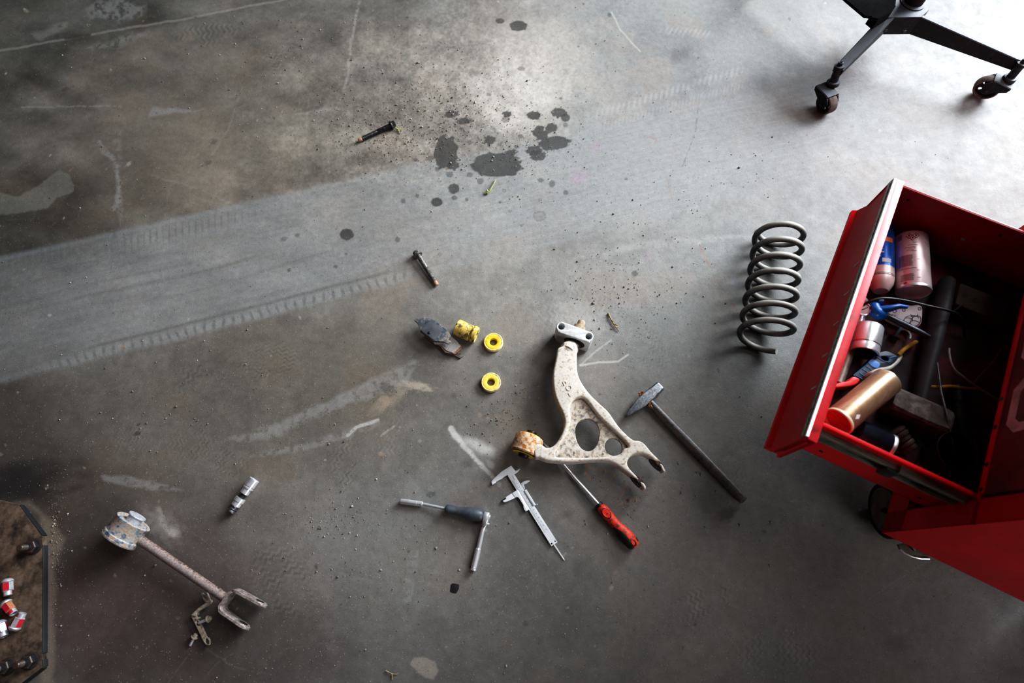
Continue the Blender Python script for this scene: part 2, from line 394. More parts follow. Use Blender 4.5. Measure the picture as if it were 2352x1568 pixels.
# -- scuffs and pale scrapes
T_(poly([(520, 1010), (600, 985), (690, 950), (800, 895), (905, 845), (960, 828), (935, 880), (820, 925), (700, 965), (630, 1005), (570, 1012)], 7, 16, 0.40), (0.30, 0.30, 0.29), 0.65)
T_(poly([(560, 1048), (700, 1018), (800, 985), (870, 960), (880, 975), (760, 1020), (620, 1050)], 5, 14, 0.46), (0.29, 0.285, 0.27), 0.6)
T_(stroke([(798, 999), (820, 980), (868, 965)], 3.5, 0.5, 0.6, 0.3), (0.55, 0.53, 0.5), 0.75)
T_(stroke([(875, 1000), (905, 978)], 2.5, 0.5, 0.6, 0.35), (0.45, 0.43, 0.4), 0.6)
T_(blob(893, 915, 40, 16, -40, 0.7, 0.6, 14), (0.42, 0.345, 0.262), 0.6)
T_(blob(958, 886, 32, 9, 8, 0.6, 0.7, 15), (0.50, 0.43, 0.35), 0.8)
T_(blob(888, 893, 22, 13, 20, 0.6, 0.8, 16), (0.075, 0.07, 0.066), 0.6)
T_(poly([(225, 1090), (290, 1092), (350, 1104), (420, 1128), (380, 1128), (310, 1118), (240, 1105)], 5, 10, 0.36), (0.30, 0.29, 0.29), 0.65)
T_(poly([(-10, 492), (-10, 440), (40, 450), (90, 425), (135, 388), (160, 400), (170, 425), (168, 440), (130, 455), (110, 478), (50, 488)], 3, 8), (0.245, 0.240, 0.205), 0.55)
T_(stroke([(228, 325), (240, 352), (262, 370), (272, 420), (272, 470), (262, 480)], 6, 0.7, 0.8, 0.42), (0.31, 0.305, 0.295), 0.55)
T_(stroke([(272, 300), (275, 480), (278, 560)], 6, 0.8, 1.0, 0.5), (0.27, 0.265, 0.255), 0.45)
T_(poly([(200, 20), (260, -5), (330, 5), (325, 40), (270, 55), (215, 45)], 10, 25, 0.42), (0.33, 0.33, 0.32), 0.55)
T_(poly([(70, 80), (150, 48), (165, 55), (90, 95)], 6, 15, 0.4), (0.28, 0.27, 0.25), 0.5)
T_(poly([(230, 95), (330, 70), (350, 75), (280, 105), (200, 105)], 8, 20, 0.45), (0.29, 0.285, 0.27), 0.5)
T_(poly([(350, 245), (390, 248), (470, 251), (430, 258), (340, 268)], 4, 8, 0.35), (0.31, 0.315, 0.32), 0.55)
T_(poly([(680, 262), (740, 248), (770, 250), (730, 262)], 4, 8, 0.35), (0.36, 0.345, 0.33), 0.55)
T_(stroke([(50, 246), (140, 245), (280, 243)], 2, 0.7, 1, 0.4), (0.30, 0.295, 0.29), 0.5)
T_(poly([(1340, 590), (1480, 552), (1640, 542), (1745, 540), (1600, 560), (1450, 575)], 6, 12, 0.42), (0.40, 0.38, 0.36), 0.5)
T_(blob(372, 1212, 40, 26, 30, 0.8, 0.7, 17), (0.34, 0.31, 0.28), 0.65); T_(blob(398, 1222, 16, 9, 20, 0.5, 0.4, 18), (0.42, 0.40, 0.36), 0.6)
T_(stroke([(365, 1170), (372, 1200), (395, 1225)], 7, 0.8, 1, 0.42), (0.38, 0.345, 0.31), 0.6)
T_(poly([(950, 1510), (970, 1505), (1000, 1520), (1008, 1540), (995, 1562), (960, 1545), (946, 1528)], 3, 9, 0.15), (0.36, 0.325, 0.27), 0.75)
for x, y, w_, h_ in ((952, 1272, 9, 9), (948, 1295, 12, 8), (938, 1338, 13, 9), (936, 1356, 13, 9), (934, 1376, 9, 7), (945, 1312, 10, 5)):
    T_(poly([(x - w_, y - h_), (x + w_, y - h_), (x + w_, y + h_), (x - w_, y + h_)], 2.5, 8, 0.35), (0.28, 0.285, 0.28), 0.45)
# chalk mark
T_(stroke([(1036, 984), (1062, 1022), (1100, 1062), (1140, 1105)], 6.5, 0.5, 0.3, 0.28, 4), (0.62, 0.60, 0.57), 0.85)
T_(stroke([(1044, 998), (1062, 1012), (1090, 1019), (1125, 1036)], 6, 0.8, 0.4, 0.25, 11), (0.55, 0.53, 0.50), 0.62)
T_(blob(1105, 1028, 32, 13, 28, 0.8, 0.6, 19), (0.58, 0.56, 0.53), 0.55)
T_(blob(1127, 1066, 7, 10, -30, 0.5, 0.5, 20), (0.5, 0.48, 0.46), 0.6); T_(blob(1147, 1112, 5, 6, 0, 0.5, 0.5, 21), (0.5, 0.48, 0.46), 0.6)
T_(stroke([(1060, 1000), (1110, 1060), (1170, 1130)], 22, 0.9, 0.6, 0.42), (0.36, 0.345, 0.33), 0.3)
# dust and rubbed dirt around the control arm, darker patches along its left
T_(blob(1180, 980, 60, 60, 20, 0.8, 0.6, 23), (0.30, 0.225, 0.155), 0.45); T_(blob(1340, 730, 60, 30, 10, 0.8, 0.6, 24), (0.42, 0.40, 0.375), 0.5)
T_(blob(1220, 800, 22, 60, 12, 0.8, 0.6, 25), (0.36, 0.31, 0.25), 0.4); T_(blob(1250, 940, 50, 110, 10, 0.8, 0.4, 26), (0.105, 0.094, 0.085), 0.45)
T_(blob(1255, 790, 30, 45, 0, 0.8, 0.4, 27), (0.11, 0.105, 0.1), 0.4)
T_(stroke([(1333, 838), (1380, 832), (1420, 830), (1442, 815)], 2.2, 0.5, 0.4), (0.6, 0.59, 0.57), 0.6); T_(stroke([(1333, 838), (1370, 805), (1405, 780)], 2, 0.6, 0.4, 0.3), (0.5, 0.49, 0.47), 0.5)
for pts in (((1345, 1064), (1346, 1084), (1356, 1101)), ((1345, 1068), (1372, 1078), (1408, 1082)), ((1412, 1090), (1398, 1108)), ((1440, 1112), (1430, 1135), (1420, 1150)), ((1421, 1160), (1440, 1150), (1462, 1146)), ((1459, 1140), (1462, 1148), (1470, 1150))):
    T_(stroke(list(pts), 1.9, 0.5, 0.5, 0.2), (0.36, 0.19, 0.085), 0.8)
T_(blob(1442, 1149, 4, 4, 0, 0.3, 0.3, 28), (0.08, 0.03, 0.02), 0.9)
for pts, k in ((((1607, 563), (1618, 590), (1633, 617)), .75), (((1640, 632), (1660, 665)), .4), (((1670, 680), (1697, 720)), .7), (((1490, 315), (1508, 318), (1504, 330)), .5), (((1532, 410), (1545, 460)), .5)):
    T_(stroke(list(pts), 1.5, 0.5, 0.4, 0.25), (0.30, 0.13, 0.075), k)
# wavy sole prints
def sole(cx, cy, rx, ry, rot, per, k=0.10):
    w, m = blob(cx, cy, rx, ry, rot, 0.35, 0.2, cx * .01)
    a = R(rot); u = (w.x - cx) * math.cos(a) + (w.y - cy) * math.sin(a); v = -(w.x - cx) * math.sin(a) + (w.y - cy) * math.cos(a)
    s = np.sin((u + 3.2 * np.sin(v * 2 * math.pi / 20)) * 2 * math.pi / per) * sst(0.32, 0.62, fbm(w.x * .03 + 5, w.y * .03, 3)) * 1.5
    C[w.sl] *= (1 + m * k * s)[..., None]
for a in ((640, 825, 34, 60, 100, 10), (430, 870, 30, 40, 30, 13, .14), (560, 870, 36, 60, 60, 10), (795, 1065, 36, 50, 10, 11, .12), (440, 1010, 50, 45, 10, 10), (640, 130, 30, 45, 60, 9), (250, 150, 46, 40, 70, 9), (1610, 1385, 80, 34, -25, 13, .13), (1790, 1500, 90, 50, 0, 14), (530, 1065, 40, 30, 20, 10), (1500, 800, 50, 50, 40, 10, .07), (900, 1010, 35, 60, 0, 11, .08), (1320, 700, 120, 60, -10, 12, .05), (650, 1340, 90, 60, 60, 15, .12), (300, 1010, 40, 40, 0, 9, .08), (1690, 1120, 30, 50, 10, 11, .08), (480, 80, 70, 25, -5, 12, .12)): sole(*a)
# -- oil drips and dark patches
OIL = (0.062, 0.059, 0.056)
drips = [(1142, 379, 57, 28, 0, .10), (1024, 349, 26, 37, 8, .2), (1041, 380, 13, 11, 0, .3), (1033, 400, 8, 7, 0, .3), (988, 364, 9, 6, 0, .3), (1272, 329, 37, 17, -5, .12), (1242, 307, 19, 15, 20, .25), (1226, 345, 17, 11, 0, .2), (1236, 358, 19, 11, 0, .2), (1285, 259, 17, 12, 10, .25), (1299, 270, 11, 9, 0, .15), (1267, 294, 14, 10, 0, .15), (1226, 265, 16, 9, 0, .25), (1164, 262, 10, 8, 0, .25), (1162, 274, 9, 8, 0, .3), (1038, 262, 18, 8, -6, .2), (1064, 278, 14, 8, 0, .25), (1080, 277, 6, 5, 0, .2), (1125, 322, 14, 10, 0, .3), (1079, 327, 6, 5, 0, .2), (1299, 287, 6, 5, 0, .15), (1042, 433, 13, 11, 0, .1), (1003, 464, 13, 10, 0, .06), (1103, 416, 8, 7, 0, .1), (1079, 401, 7, 6, 0, .1), (797, 538, 16, 13, -5, .07), (926, 461, 6, 6, 0, .15), (958, 449, 5, 5, 0, .1), (1043, 454, 6, 5, 0, .1), (1242, 414, 7, 5, 0, .1), (1268, 422, 7, 8, 0, .1), (1299, 442, 5, 5, 0, .1), (1191, 60, 20, 12, 0, .06), (1148, 48, 10, 6, 0, .1), (1198, 158, 9, 5, 10, .3), (795, 583, 4, 3, 0, .1), (771, 612, 5, 4, 0, .1), (954, 367, 5, 4, 0, .1), (1072, 458, 4, 4, 0, .1), (1004, 389, 5, 5, 0, .1), (1196, 313, 6, 5, 0, .15), (913, 550, 6, 6, 0, .3), (1186, 337, 6, 4, 0, .3), (1175, 350, 14, 6, 0, .4), (1060, 295, 4, 3, 0, .1), (1288, 226, 4, 3, 0, .1), (1438, 411, 4, 3, 0, .1), (1122, 217, 6, 4, 0, .3)]
for i, (x, y, rx, ry, ro, wb) in enumerate(drips):
    w, m = blob(x, y, rx, ry, ro, max(0.06, 1.3 / ry), wb * 1.5 + (.10 if rx > 16 else .03), i + 30, 2.9)
    k = 0.88 if rx > 9 else 0.55
    tint(m * k * (0.86 + 0.24 * w.nb), OIL, w.sl); WET[w.sl] = np.maximum(WET[w.sl], m * (1 if rx > 12 else .5))
for (x, y, rx, ry) in ((1239, 496, 14, 12), (1045, 454, 6, 5), (1300, 442, 6, 5), (1158, 438, 4, 4), (1148, 464, 4, 3), (1171, 485, 4, 3), (1198, 518, 4, 3), (1010, 584, 5, 4), (1240, 459, 4, 3)):
    w, m = blob(x, y, rx, ry, 0, 1.4 / ry, .15, x); w2, m2 = blob(x, y, rx, ry, 0, 3 / ry, .15, x)
    tint(np.clip(m - (m2 > .85) * .55 * m2, 0, 1) * .55, (0.12, 0.115, 0.11), w.sl)
for (x, y, r, k) in ((1670, 1180, 22, .5), (1075, 1062, 14, .3), (40, 1112, 80, .55), (-10, 1140, 90, .7), (60, 1010, 70, .35), (130, 1060, 60, .4), (1565, 125, 26, .3), (652, 548, 8, .4), (683, 540, 6, .5), (315, 995, 8, .8), (318, 975, 4, .7), (990, 1135, 10, .5), (1305, 1180, 14, .3), (490, 325, 9, .4), (478, 373, 8, .4), (150, 205, 8, .5), (2060, 1480, 30, .3), (230, 1250, 120, .5)):  # dark patches, the largest by the left edge
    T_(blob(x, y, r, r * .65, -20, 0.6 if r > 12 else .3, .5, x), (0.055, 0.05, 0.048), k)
for (x, y, r, k) in ((1370, 338, 15, .5), (1333, 407, 20, .55), (1488, 590, 9, .4), (1320, 415, 9, .3)):
    T_(blob(x, y, r, r * .75, -20, 0.8, .7, x), (0.36, 0.24, 0.33), k)
T_(blob(1683, 646, 10, 9, 0, .6, .4, 3), (0.42, 0.45, 0.52), .5)
for q in range(420):                                                # chips, flecks and pits of every size
    x = rng.uniform(-40, 2400); y = rng.uniform(-40, 1600); r = rng.exponential(1.4) + 1.6
    if r > 8: continue
    c = [(0.42, 0.40, 0.37), (0.07, 0.066, 0.062), (0.34, 0.26, 0.19)][rng.integers(0, 3)]
    T_(blob(x, y, r, r * rng.uniform(.4, .9), rng.uniform(0, 180), .4, .5, q), c, rng.uniform(.3, .75))
# dirt piled along the edge of the lift's base plate
T_(poly([(30, 1150), (70, 1150), (125, 1200), (150, 1240), (128, 1300), (122, 1568), (95, 1600), (95, 1180)], 9, 14), (0.175, 0.145, 0.115), .8)
M_(blob(35, 1112, 120, 46, -8, .8, .5, 61), (.40, .40, .40))  # darker floor beyond the plate's top corner

fl_me = bpy.data.meshes.new('floor')
nv = NX * NY; co = np.zeros((nv, 3), np.float32); co[:, 0] = WX.ravel(); co[:, 1] = WY.ravel()
ii = (np.arange(NY - 1, dtype=np.int32)[:, None] * NX + np.arange(NX - 1, dtype=np.int32)[None, :]).ravel()
fa = np.stack([ii, ii + 1, ii + 1 + NX, ii + NX], 1).astype(np.int32)
fl_me.vertices.add(nv); fl_me.vertices.foreach_set('co', co.ravel())
fl_me.loops.add(fa.size); fl_me.loops.foreach_set('vertex_index', fa.ravel())
fl_me.polygons.add(len(fa)); fl_me.polygons.foreach_set('loop_start', np.arange(0, fa.size, 4, dtype=np.int32))
fl_me.update()
at_ = fl_me.color_attributes.new('grime_and_light', 'FLOAT_COLOR', 'POINT')
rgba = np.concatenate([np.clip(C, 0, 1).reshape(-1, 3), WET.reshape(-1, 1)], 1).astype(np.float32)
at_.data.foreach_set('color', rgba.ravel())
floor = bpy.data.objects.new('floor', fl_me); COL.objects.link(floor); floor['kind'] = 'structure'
del C, WET, co, fa, rgba, nA, nB, nC, st, st2, WX, WY, PX, PY, band, bm_, t_, s_al, tooth, e1, e2, ln, tu, up, lo, wv, ii, inside

def floor_mat():
    m = bpy.data.materials.new('concrete'); m.use_nodes = True; nt = m.node_tree; n = nt.nodes; l = nt.links; b = n['Principled BSDF']
    at = n.new('ShaderNodeAttribute'); at.attribute_name = 'grime_and_light'
    tc = n.new('ShaderNodeTexCoord')
    def noise(s, d=4, ro=.6):
        z = n.new('ShaderNodeTexNoise'); z.inputs['Scale'].default_value = s; z.inputs['Detail'].default_value = d; z.inputs['Roughness'].default_value = ro
        l.new(tc.outputs['Object'], z.inputs['Vector']); return z.outputs['Fac']
    def mr(v, a, b_, c, d):
        q = n.new('ShaderNodeMapRange'); q.inputs['From Min'].default_value = a; q.inputs['From Max'].default_value = b_; q.inputs['To Min'].default_value = c; q.inputs['To Max'].default_value = d
        l.new(v, q.inputs['Value']); return q.outputs[0]
    def math_(op, a, b_):
        q = n.new('ShaderNodeMath'); q.operation = op
        for k, v in enumerate((a, b_)):
            if isinstance(v, (int, float)): q.inputs[k].default_value = v
            else: l.new(v, q.inputs[k])
        return q.outputs[0]
    def vor(s):
        z = n.new('ShaderNodeTexVoronoi'); z.inputs['Scale'].default_value = s; l.new(tc.outputs['Object'], z.inputs['Vector']); return z
    f = math_('MULTIPLY', mr(noise(420, 5, .7), .25, .75, .80, 1.20), mr(noise(70, 5), .3, .7, .90, 1.10))
    mx = n.new('ShaderNodeMix'); mx.data_type = 'RGBA'; mx.blend_type = 'MULTIPLY'; mx.inputs['Factor'].default_value = 1
    cmb = n.new('ShaderNodeCombineColor')
    for k in range(3): l.new(f, cmb.inputs[k])
    l.new(at.outputs['Color'], mx.inputs['A']); l.new(cmb.outputs[0], mx.inputs['B']); col = mx.outputs['Result']
    for s, thr, c, seedv in ((120, .060, (.52, .49, .44, 1), .74), (85, .080, (.05, .046, .042, 1), .74), (260, .12, (.46, .42, .36, 1), .80), (210, .13, (.05, .047, .044, 1), .78)):
        z = vor(s); sp = n.new('ShaderNodeSeparateColor'); l.new(z.outputs['Color'], sp.inputs[0])
        msk = math_('MULTIPLY', mr(z.outputs['Distance'], thr * .6, thr * 1.8, 1, 0), mr(sp.outputs[0], seedv, seedv + .04, 0, .8))
        q = n.new('ShaderNodeMix'); q.data_type = 'RGBA'; l.new(msk, q.inputs['Factor']); l.new(col, q.inputs['A']); q.inputs['B'].default_value = c; col = q.outputs['Result']
    l.new(col, b.inputs['Base Color'])
    ro = math_('SUBTRACT', mr(noise(25, 4), .3, .7, .50, .66), math_('MULTIPLY', at.outputs['Alpha'], .14))
    l.new(ro, b.inputs['Roughness'])
    bp = n.new('ShaderNodeBump'); bp.inputs['Strength'].default_value = .35; bp.inputs['Distance'].default_value = .0012
    l.new(math_('ADD', noise(350, 5, .7), math_('MULTIPLY', noise(60, 3), 1.2)), bp.inputs['Height']); l.new(bp.outputs[0], b.inputs['Normal'])
    b.inputs['Specular IOR Level'].default_value = .36
    return m
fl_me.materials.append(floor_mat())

# loose grit, too fine to count
gb = MB(); gr = random.Random(5)
def pebble(mb, p, r):
    k = 6; v = []; a0 = gr.random() * 6
    for h, s_ in ((0.0, .75), (.45, 1.0), (1.0, .5)):
        for i in range(k):
            a = a0 + 2 * math.pi * i / k; q = r * s_ * gr.uniform(.65, 1.15)
            v.append((p.x + q * math.cos(a), p.y + q * math.sin(a), p.z + h * r * gr.uniform(.8, 1.1)))
    f = [tuple(range(k - 1, -1, -1)), tuple(range(2 * k, 3 * k))] + [(j * k + i, j * k + (i + 1) % k, (j + 1) * k + (i + 1) % k, (j + 1) * k + i) for j in range(2) for i in range(k)]
    mb.add(v, f)
def taken(x, y):
    if (x < 118 and y > 1140) or (x > 1690 and y < 300) or (x > 1780 and y > 400): return True
    for (x0, y0, x1, y1, w) in ((1290, 760, 1310, 1000, 62), (1300, 960, 1450, 1030, 70), (1190, 1020, 1300, 1040, 45), (1430, 1030, 1525, 1100, 40), (1440, 955, 1520, 890, 30), (1495, 925, 1710, 1150, 24), (260, 1220, 340, 1230, 60), (320, 1240, 520, 1370, 26), (500, 1370, 610, 1430, 60), (440, 1340, 490, 1500, 50), (1160, 1080, 1300, 1285, 50), (1250, 1020, 1470, 1260, 26), (920, 1150, 1115, 1190, 24), (1120, 1180, 1085, 1305, 18), (950, 740, 1060, 820, 45), (1050, 750, 1140, 880, 40), (1700, 520, 1820, 800, 90), (525, 1180, 590, 1100, 20)):
        ex, ey = x1 - x0, y1 - y0; t = max(0, min(1, ((x - x0) * ex + (y - y0) * ey) / (ex * ex + ey * ey)))
        if math.hypot(x - x0 - t * ex, y - y0 - t * ey) < w: return True
    return False
clusters = [(1000, 260, 190, 110, 900), (870, 310, 110, 60, 280), (1180, 330, 150, 90, 260), (700, 130, 260, 130, 240), (1400, 700, 120, 120, 180), (760, 1190, 80, 40, 70), (1180, 960, 90, 90, 160), (120, 1250, 30, 130, 150), (1450, 1090, 130, 90, 140), (500, 950, 300, 140, 70), (1650, 500, 260, 180, 160), (900, 1300, 300, 130, 80)]
for cx, cy, sx, sy, k in clusters:
    for i in range(int(k * 1.9)):
        x, y = gr.gauss(cx, sx * .6), gr.gauss(cy, sy * .6)
        if taken(x, y): continue
        pebble(gb, P(x, y, 0), min(.0040, .0005 + gr.expovariate(1 / .0005)))
for i in range(900):
    x, y = gr.uniform(0, 2352), gr.uniform(0, 1568)
    if not taken(x, y): pebble(gb, P(x, y, 0), min(.003, .0006 + gr.expovariate(1 / .0005)))
GRIT = mk('grit', [(0.3, rgb(76, 71, 64)), (0.5, rgb(128, 119, 106)), (0.7, rgb(186, 175, 158))], scale=55, rough=.9, bump=.2, detail=2)
solo('grit', gb, GRIT, 'loose grit and small pebbles scattered over the concrete floor', 'grit', kind='stuff')
# ================================================================ things lying on the floor
def ax(p0, z0, p1, z1):
    a = P(p0[0], p0[1], z0); b = P(p1[0], p1[1], z1); return a, b, frame(a, b), LEN(a, b)
def outl(pts, z, ox=0, oy=0, s=1.0): return [P2(ox + x / s, oy + y / s, z) for x, y in pts]

# ---------------------------------------------------------------- coil spring
t0, t6 = P(1811, 515, .1175), P(1783, 736, .1175)
axv = (t6 - t0) / 6; axn = axv.normalized(); rt = Vector((0, 0, 1)).cross(axn); rt = -rt if rt.x < 0 else rt
rt.z = 0; rt.normalize()
pts = []
N_ = 44; f0, f1 = -150, 2160 + 322
for k in range(int((f1 - f0) / 360 * N_) + 1):
    f = f0 + k * 360 / N_; tt = (f - 90) / 360
    if tt > 6: tt = 6 + (tt - 6) * 1.12
    if tt < 0: tt *= 0.62
    r = .0552 * (1.0 + 0.045 * max(0, tt - 3) / 3)
    c = t0 + axv * tt; c.z = .0630
    a = R(f)
    # right (f=0) -> top (90) -> left (180) -> bottom (270)
    pts.append(c + rt * (r * math.cos(a)) + Vector((0, 0, 1)) * (.0556 * math.sin(a)))
SPRM = mk('spring_paint', [(0.3, rgb(22, 24, 28)), (0.55, rgb(48, 52, 58)), (0.75, rgb(84, 84, 82))], scale=48, rough=.5, bump=.2, dust=rgb(172, 168, 160), dustamt=1.0)
mb = MB().tube(pts, .0073, 14)
solo('coil_spring', mb, SPRM, 'grey dusty steel coil spring lying on the floor beside the red tool cabinet', 'spring', ang=60)

# ---------------------------------------------------------------- hammer
HAM = mk('forged_steel', [(0.3, rgb(66, 68, 72)), (0.55, rgb(108, 111, 116)), (0.8, rgb(152, 154, 158))], scale=220, rough=.36, metal=.55, bump=.25)
HWOOD = mk('dark_wood', [(0.3, rgb(34, 32, 33)), (0.5, rgb(72, 68, 68)), (0.64, rgb(98, 76, 64)), (0.8, rgb(126, 122, 120))], scale=75, rough=.42, bump=.3, stretch=(1, 1, .18), dist=1.2)
SPLINT = mk('splintered_wood', [(0.3, rgb(48, 28, 16)), (0.5, rgb(150, 92, 48)), (0.75, rgb(214, 166, 110))], scale=240, rough=.85, bump=.8)
zc = .0135
a, b, M, L = ax((1438.5, 955), zc, (1516, 887), zc)
th = T('hammer', 'hammer with wedge-peen steel head and dark worn wooden handle', 'hammer', P(1500, 925))
def ring8(h, wx, wy, ch=.22):
    cx, cy = wx * ch, wy * ch
    return [(wx, -wy + cy, h), (wx, wy - cy, h), (wx - cx, wy, h), (-wx + cx, wy, h), (-wx, wy - cy, h), (-wx, -wy + cy, h), (-wx + cx, -wy, h), (wx - cx, -wy, h)]
w = .0122
mb = MB().loft([ring8(0, .0026, .0095, .3), ring8(.006, .0042, .0112, .1), ring8(L * .40, w, w, .12), ring8(L * .44, w * 1.02, w * 1.02, .12), ring8(L * .72, w * 1.0, w * 1.0, .12), ring8(L * .80, w * .98, w * .98, .25), ring8(L * .97, w * .98, w * .98, .3), ring8(L, w * .86, w * .86, .35)], M=M)
th.add('head', mb, HAM, ang=25)
a2, b2, M2, L2 = ax((1493, 924), zc, (1709, 1150), .0112)
mb = MB().lathe(M2, [(-.0, .0100), (.006, .0103), (L2 * .3, .0112), (L2 * .55, .0117), (L2 * .85, .0112), (L2 * .97, .0108), (L2 - .001, .0100), (L2, .0085)], 24, sq=(.98, 1.0))
hd = th.add('handle', mb, HWOOD, label='dark wooden handle', ang=50)
mb = MB(); rr = random.Random(3)
def splinters(mb, c, d, n, sp, ln, r=.0022):
    for i in range(n):
        p = c + Vector((rr.uniform(-sp, sp), rr.uniform(-sp, sp), rr.uniform(-sp, sp) * .8)); q = p + d * rr.uniform(.3, 1) * ln + Vector((rr.uniform(-.002, .002),) * 3)
        mb.tube([p, (p + q) / 2 + Vector((0, 0, .0008)), q], [r * rr.uniform(.5, 1), r * rr.uniform(.5, 1), r * .25], 6)
dv = (b2 - a2).normalized()
splinters(mb, P(1472.5, 905, zc + .004), dv * -.4, 26, .0045, .006)
splinters(mb, P(1491, 926, zc + .006), dv, 26, .0060, .008)
th.add('splintered_wood', mb, SPLINT, parent=hd, label='broken wood fibres round the eye')

# ---------------------------------------------------------------- suspension control arm
ARM = mk('cast_iron', [(0.27, rgb(110, 86, 64)), (0.37, rgb(176, 152, 128)), (0.46, rgb(204, 194, 182)), (0.75, rgb(220, 213, 204))], scale=190, rough=.8, bump=.45, detail=9)
ARMP = mk('stained_cast_iron', [(0.34, rgb(84, 92, 104)), (0.42, rgb(150, 148, 146)), (0.46, rgb(172, 148, 122)), (0.51, rgb(192, 183, 171)), (0.75, rgb(206, 198, 188))], scale=110, rough=.8, bump=.4, detail=9)
ALU = mk('cast_aluminium', [(0.3, rgb(176, 176, 174)), (0.7, rgb(226, 227, 228))], scale=90, rough=.5, metal=.35, bump=.15)
RUSTP = mk('rusty_cast_iron', [(0.28, rgb(92, 52, 26)), (0.42, rgb(172, 112, 62)), (0.55, rgb(204, 178, 150)), (0.75, rgb(214, 204, 192))], scale=120, rough=.85, bump=.5)
YEL = mk('yellow_polyurethane', [(0.28, rgb(150, 124, 70)), (0.42, rgb(226, 190, 44)), (0.7, rgb(246, 222, 70))], scale=140, rough=.5, bump=.1)
BROWNST = mk('brown_steel', [(0.35, rgb(26, 20, 18)), (0.7, rgb(70, 46, 34))], scale=80, rough=.45, metal=.5, bump=.2)
arm = T('control_arm', 'pale rusty cast car control arm with oval hole and forked end', 'control arm', P(1360, 960))
zt, zr, zb = .050, .060, .030
O = [(1297, 784), (1292, 793), (1284, 797), (1280, 803), (1277, 822), (1270, 858), (1272, 894), (1280, 922), (1291, 945), (1297, 966), (1293, 989), (1282, 1011), (1270, 1024), (1256, 1027.5), (1243, 1020), (1226, 1020), (1228, 1048), (1240, 1051), (1258, 1057.5), (1308, 1061.5), (1359, 1057.5), (1390, 1057), (1412, 1064), (1434, 1079), (1452, 1093), (1468, 1108), (1478, 1121), (1483, 1123), (1483.5, 1114), (1472, 1101), (1457, 1087), (1444, 1072), (1441.5, 1059), (1450, 1046.5), (1464, 1040), (1478, 1041.5), (1493, 1049), (1506, 1061), (1518, 1074), (1525.5, 1083), (1529, 1080), (1518, 1059.5), (1496, 1037), (1482, 1020), (1470, 1012), (1456, 1010), (1442, 1000), (1420, 977), (1397.5, 945), (1374.5, 923.5), (1354, 903), (1336, 878), (1327, 855), (1325, 827), (1325.5, 795), (1318, 785)]
POCK = [(1334, 911), (1349, 920), (1377, 956), (1410, 987), (1436, 1012), (1444, 1025), (1434, 1030), (1426, 1041), (1412, 1046), (1384, 1048.5), (1334, 1050.5), (1292, 1050), (1276, 1046), (1283, 1026), (1296, 1008), (1306, 988), (1311, 963), (1309, 940), (1316, 920)]
OV = [(1349, 961.5), (1361, 963), (1372, 973), (1377.5, 989), (1376, 1004), (1372, 1019), (1362, 1032), (1349, 1035), (1336, 1029), (1326, 1014), (1322, 996), (1322, 982), (1328, 969), (1338, 963)]
o2 = cat([P2(x, y, zr) for x, y in O], 4); pk = cat([P2(x, y, zr) for x, y in POCK], 4)
ov = cat([P2(x, y, zt) for x, y in OV], 4); hc = P2(1409.7, 1025.3, zt); ho = circ(hc, LEN(P(1409.7, 1025.3, zt), P(1430, 1025.3, zt)), 32)
body = arm.add('arm_body', MB().plate([o2, pk], zb - .004, zr, .005, res=3), ARM, ang=50)
o3 = cat([P2(x + (1340 - x) * .01, y + (970 - y) * .01, zr) for x, y in POCK], 4)
def grow(pl, d):
    c = Vector((sum(p[0] for p in pl) / len(pl), sum(p[1] for p in pl) / len(pl))); r = []
    n = len(pl)
    for i in range(n):
        a = Vector((pl[i - 1][0], pl[i - 1][1])); b = Vector((pl[(i + 1) % n][0], pl[(i + 1) % n][1])); t = (b - a).normalized(); nn = Vector((t.y, -t.x))
        p = Vector((pl[i][0], pl[i][1])); q = p + nn * d
        r.append((q.x, q.y))
    ar = sum(pl[i][0] * pl[(i + 1) % n][1] - pl[(i + 1) % n][0] * pl[i][1] for i in range(n))
    return r if ar > 0 else [(2 * p[0] - q[0], 2 * p[1] - q[1]) for p, q in zip(pl, r)]
web = MB().plate([grow(pk, .004), ov, ho], .034, .047, .002)
for (x, y, r) in ((1273, 1042, .0088),):
    web.lathe(Matrix.Translation(P(x, y, .044)), [(0, r), (.012, r), (.014, r * .7)], 24)
for (x, y) in ((1320.5, 1038), (1386, 1041)):
    web.lathe(Matrix.Translation(P(x, y, .046)), [(0, .003), (.002, .0028), (.003, .001)], 12)
arm.add('web', web, ARMP, label='rust and blue-grey stained web')
# cast marks standing up from the neck
ze = zr + .0002; s_ = 19.6
def em_stroke(pp, r=.0013, closed=False): arm.add('casting_mark', MB().tube([P(1270 + x / s_, 850 + y / s_, ze) for x, y in pp], r, 8, closed=closed), ARM, parent=body, label='raised cast mark')
em_stroke([(520, 690), (480, 610), (460, 550), (490, 500), (550, 500), (600, 550), (600, 590), (570, 590)])
em_stroke([(720 + 115 * math.cos(k * math.pi / 12), 800 + 110 * math.sin(k * math.pi / 12)) for k in range(24)], closed=True)
em_stroke([(720, 1010), (690, 1030), (740, 1110), (800, 1200)], .0010)
arm.add('casting_mark', MB().lathe(Matrix.Translation(P(1306.5, 800.5, zr - .0006)), [(0, .006), (.001, .0056), (.0016, .004)], 20), ARM, parent=body)
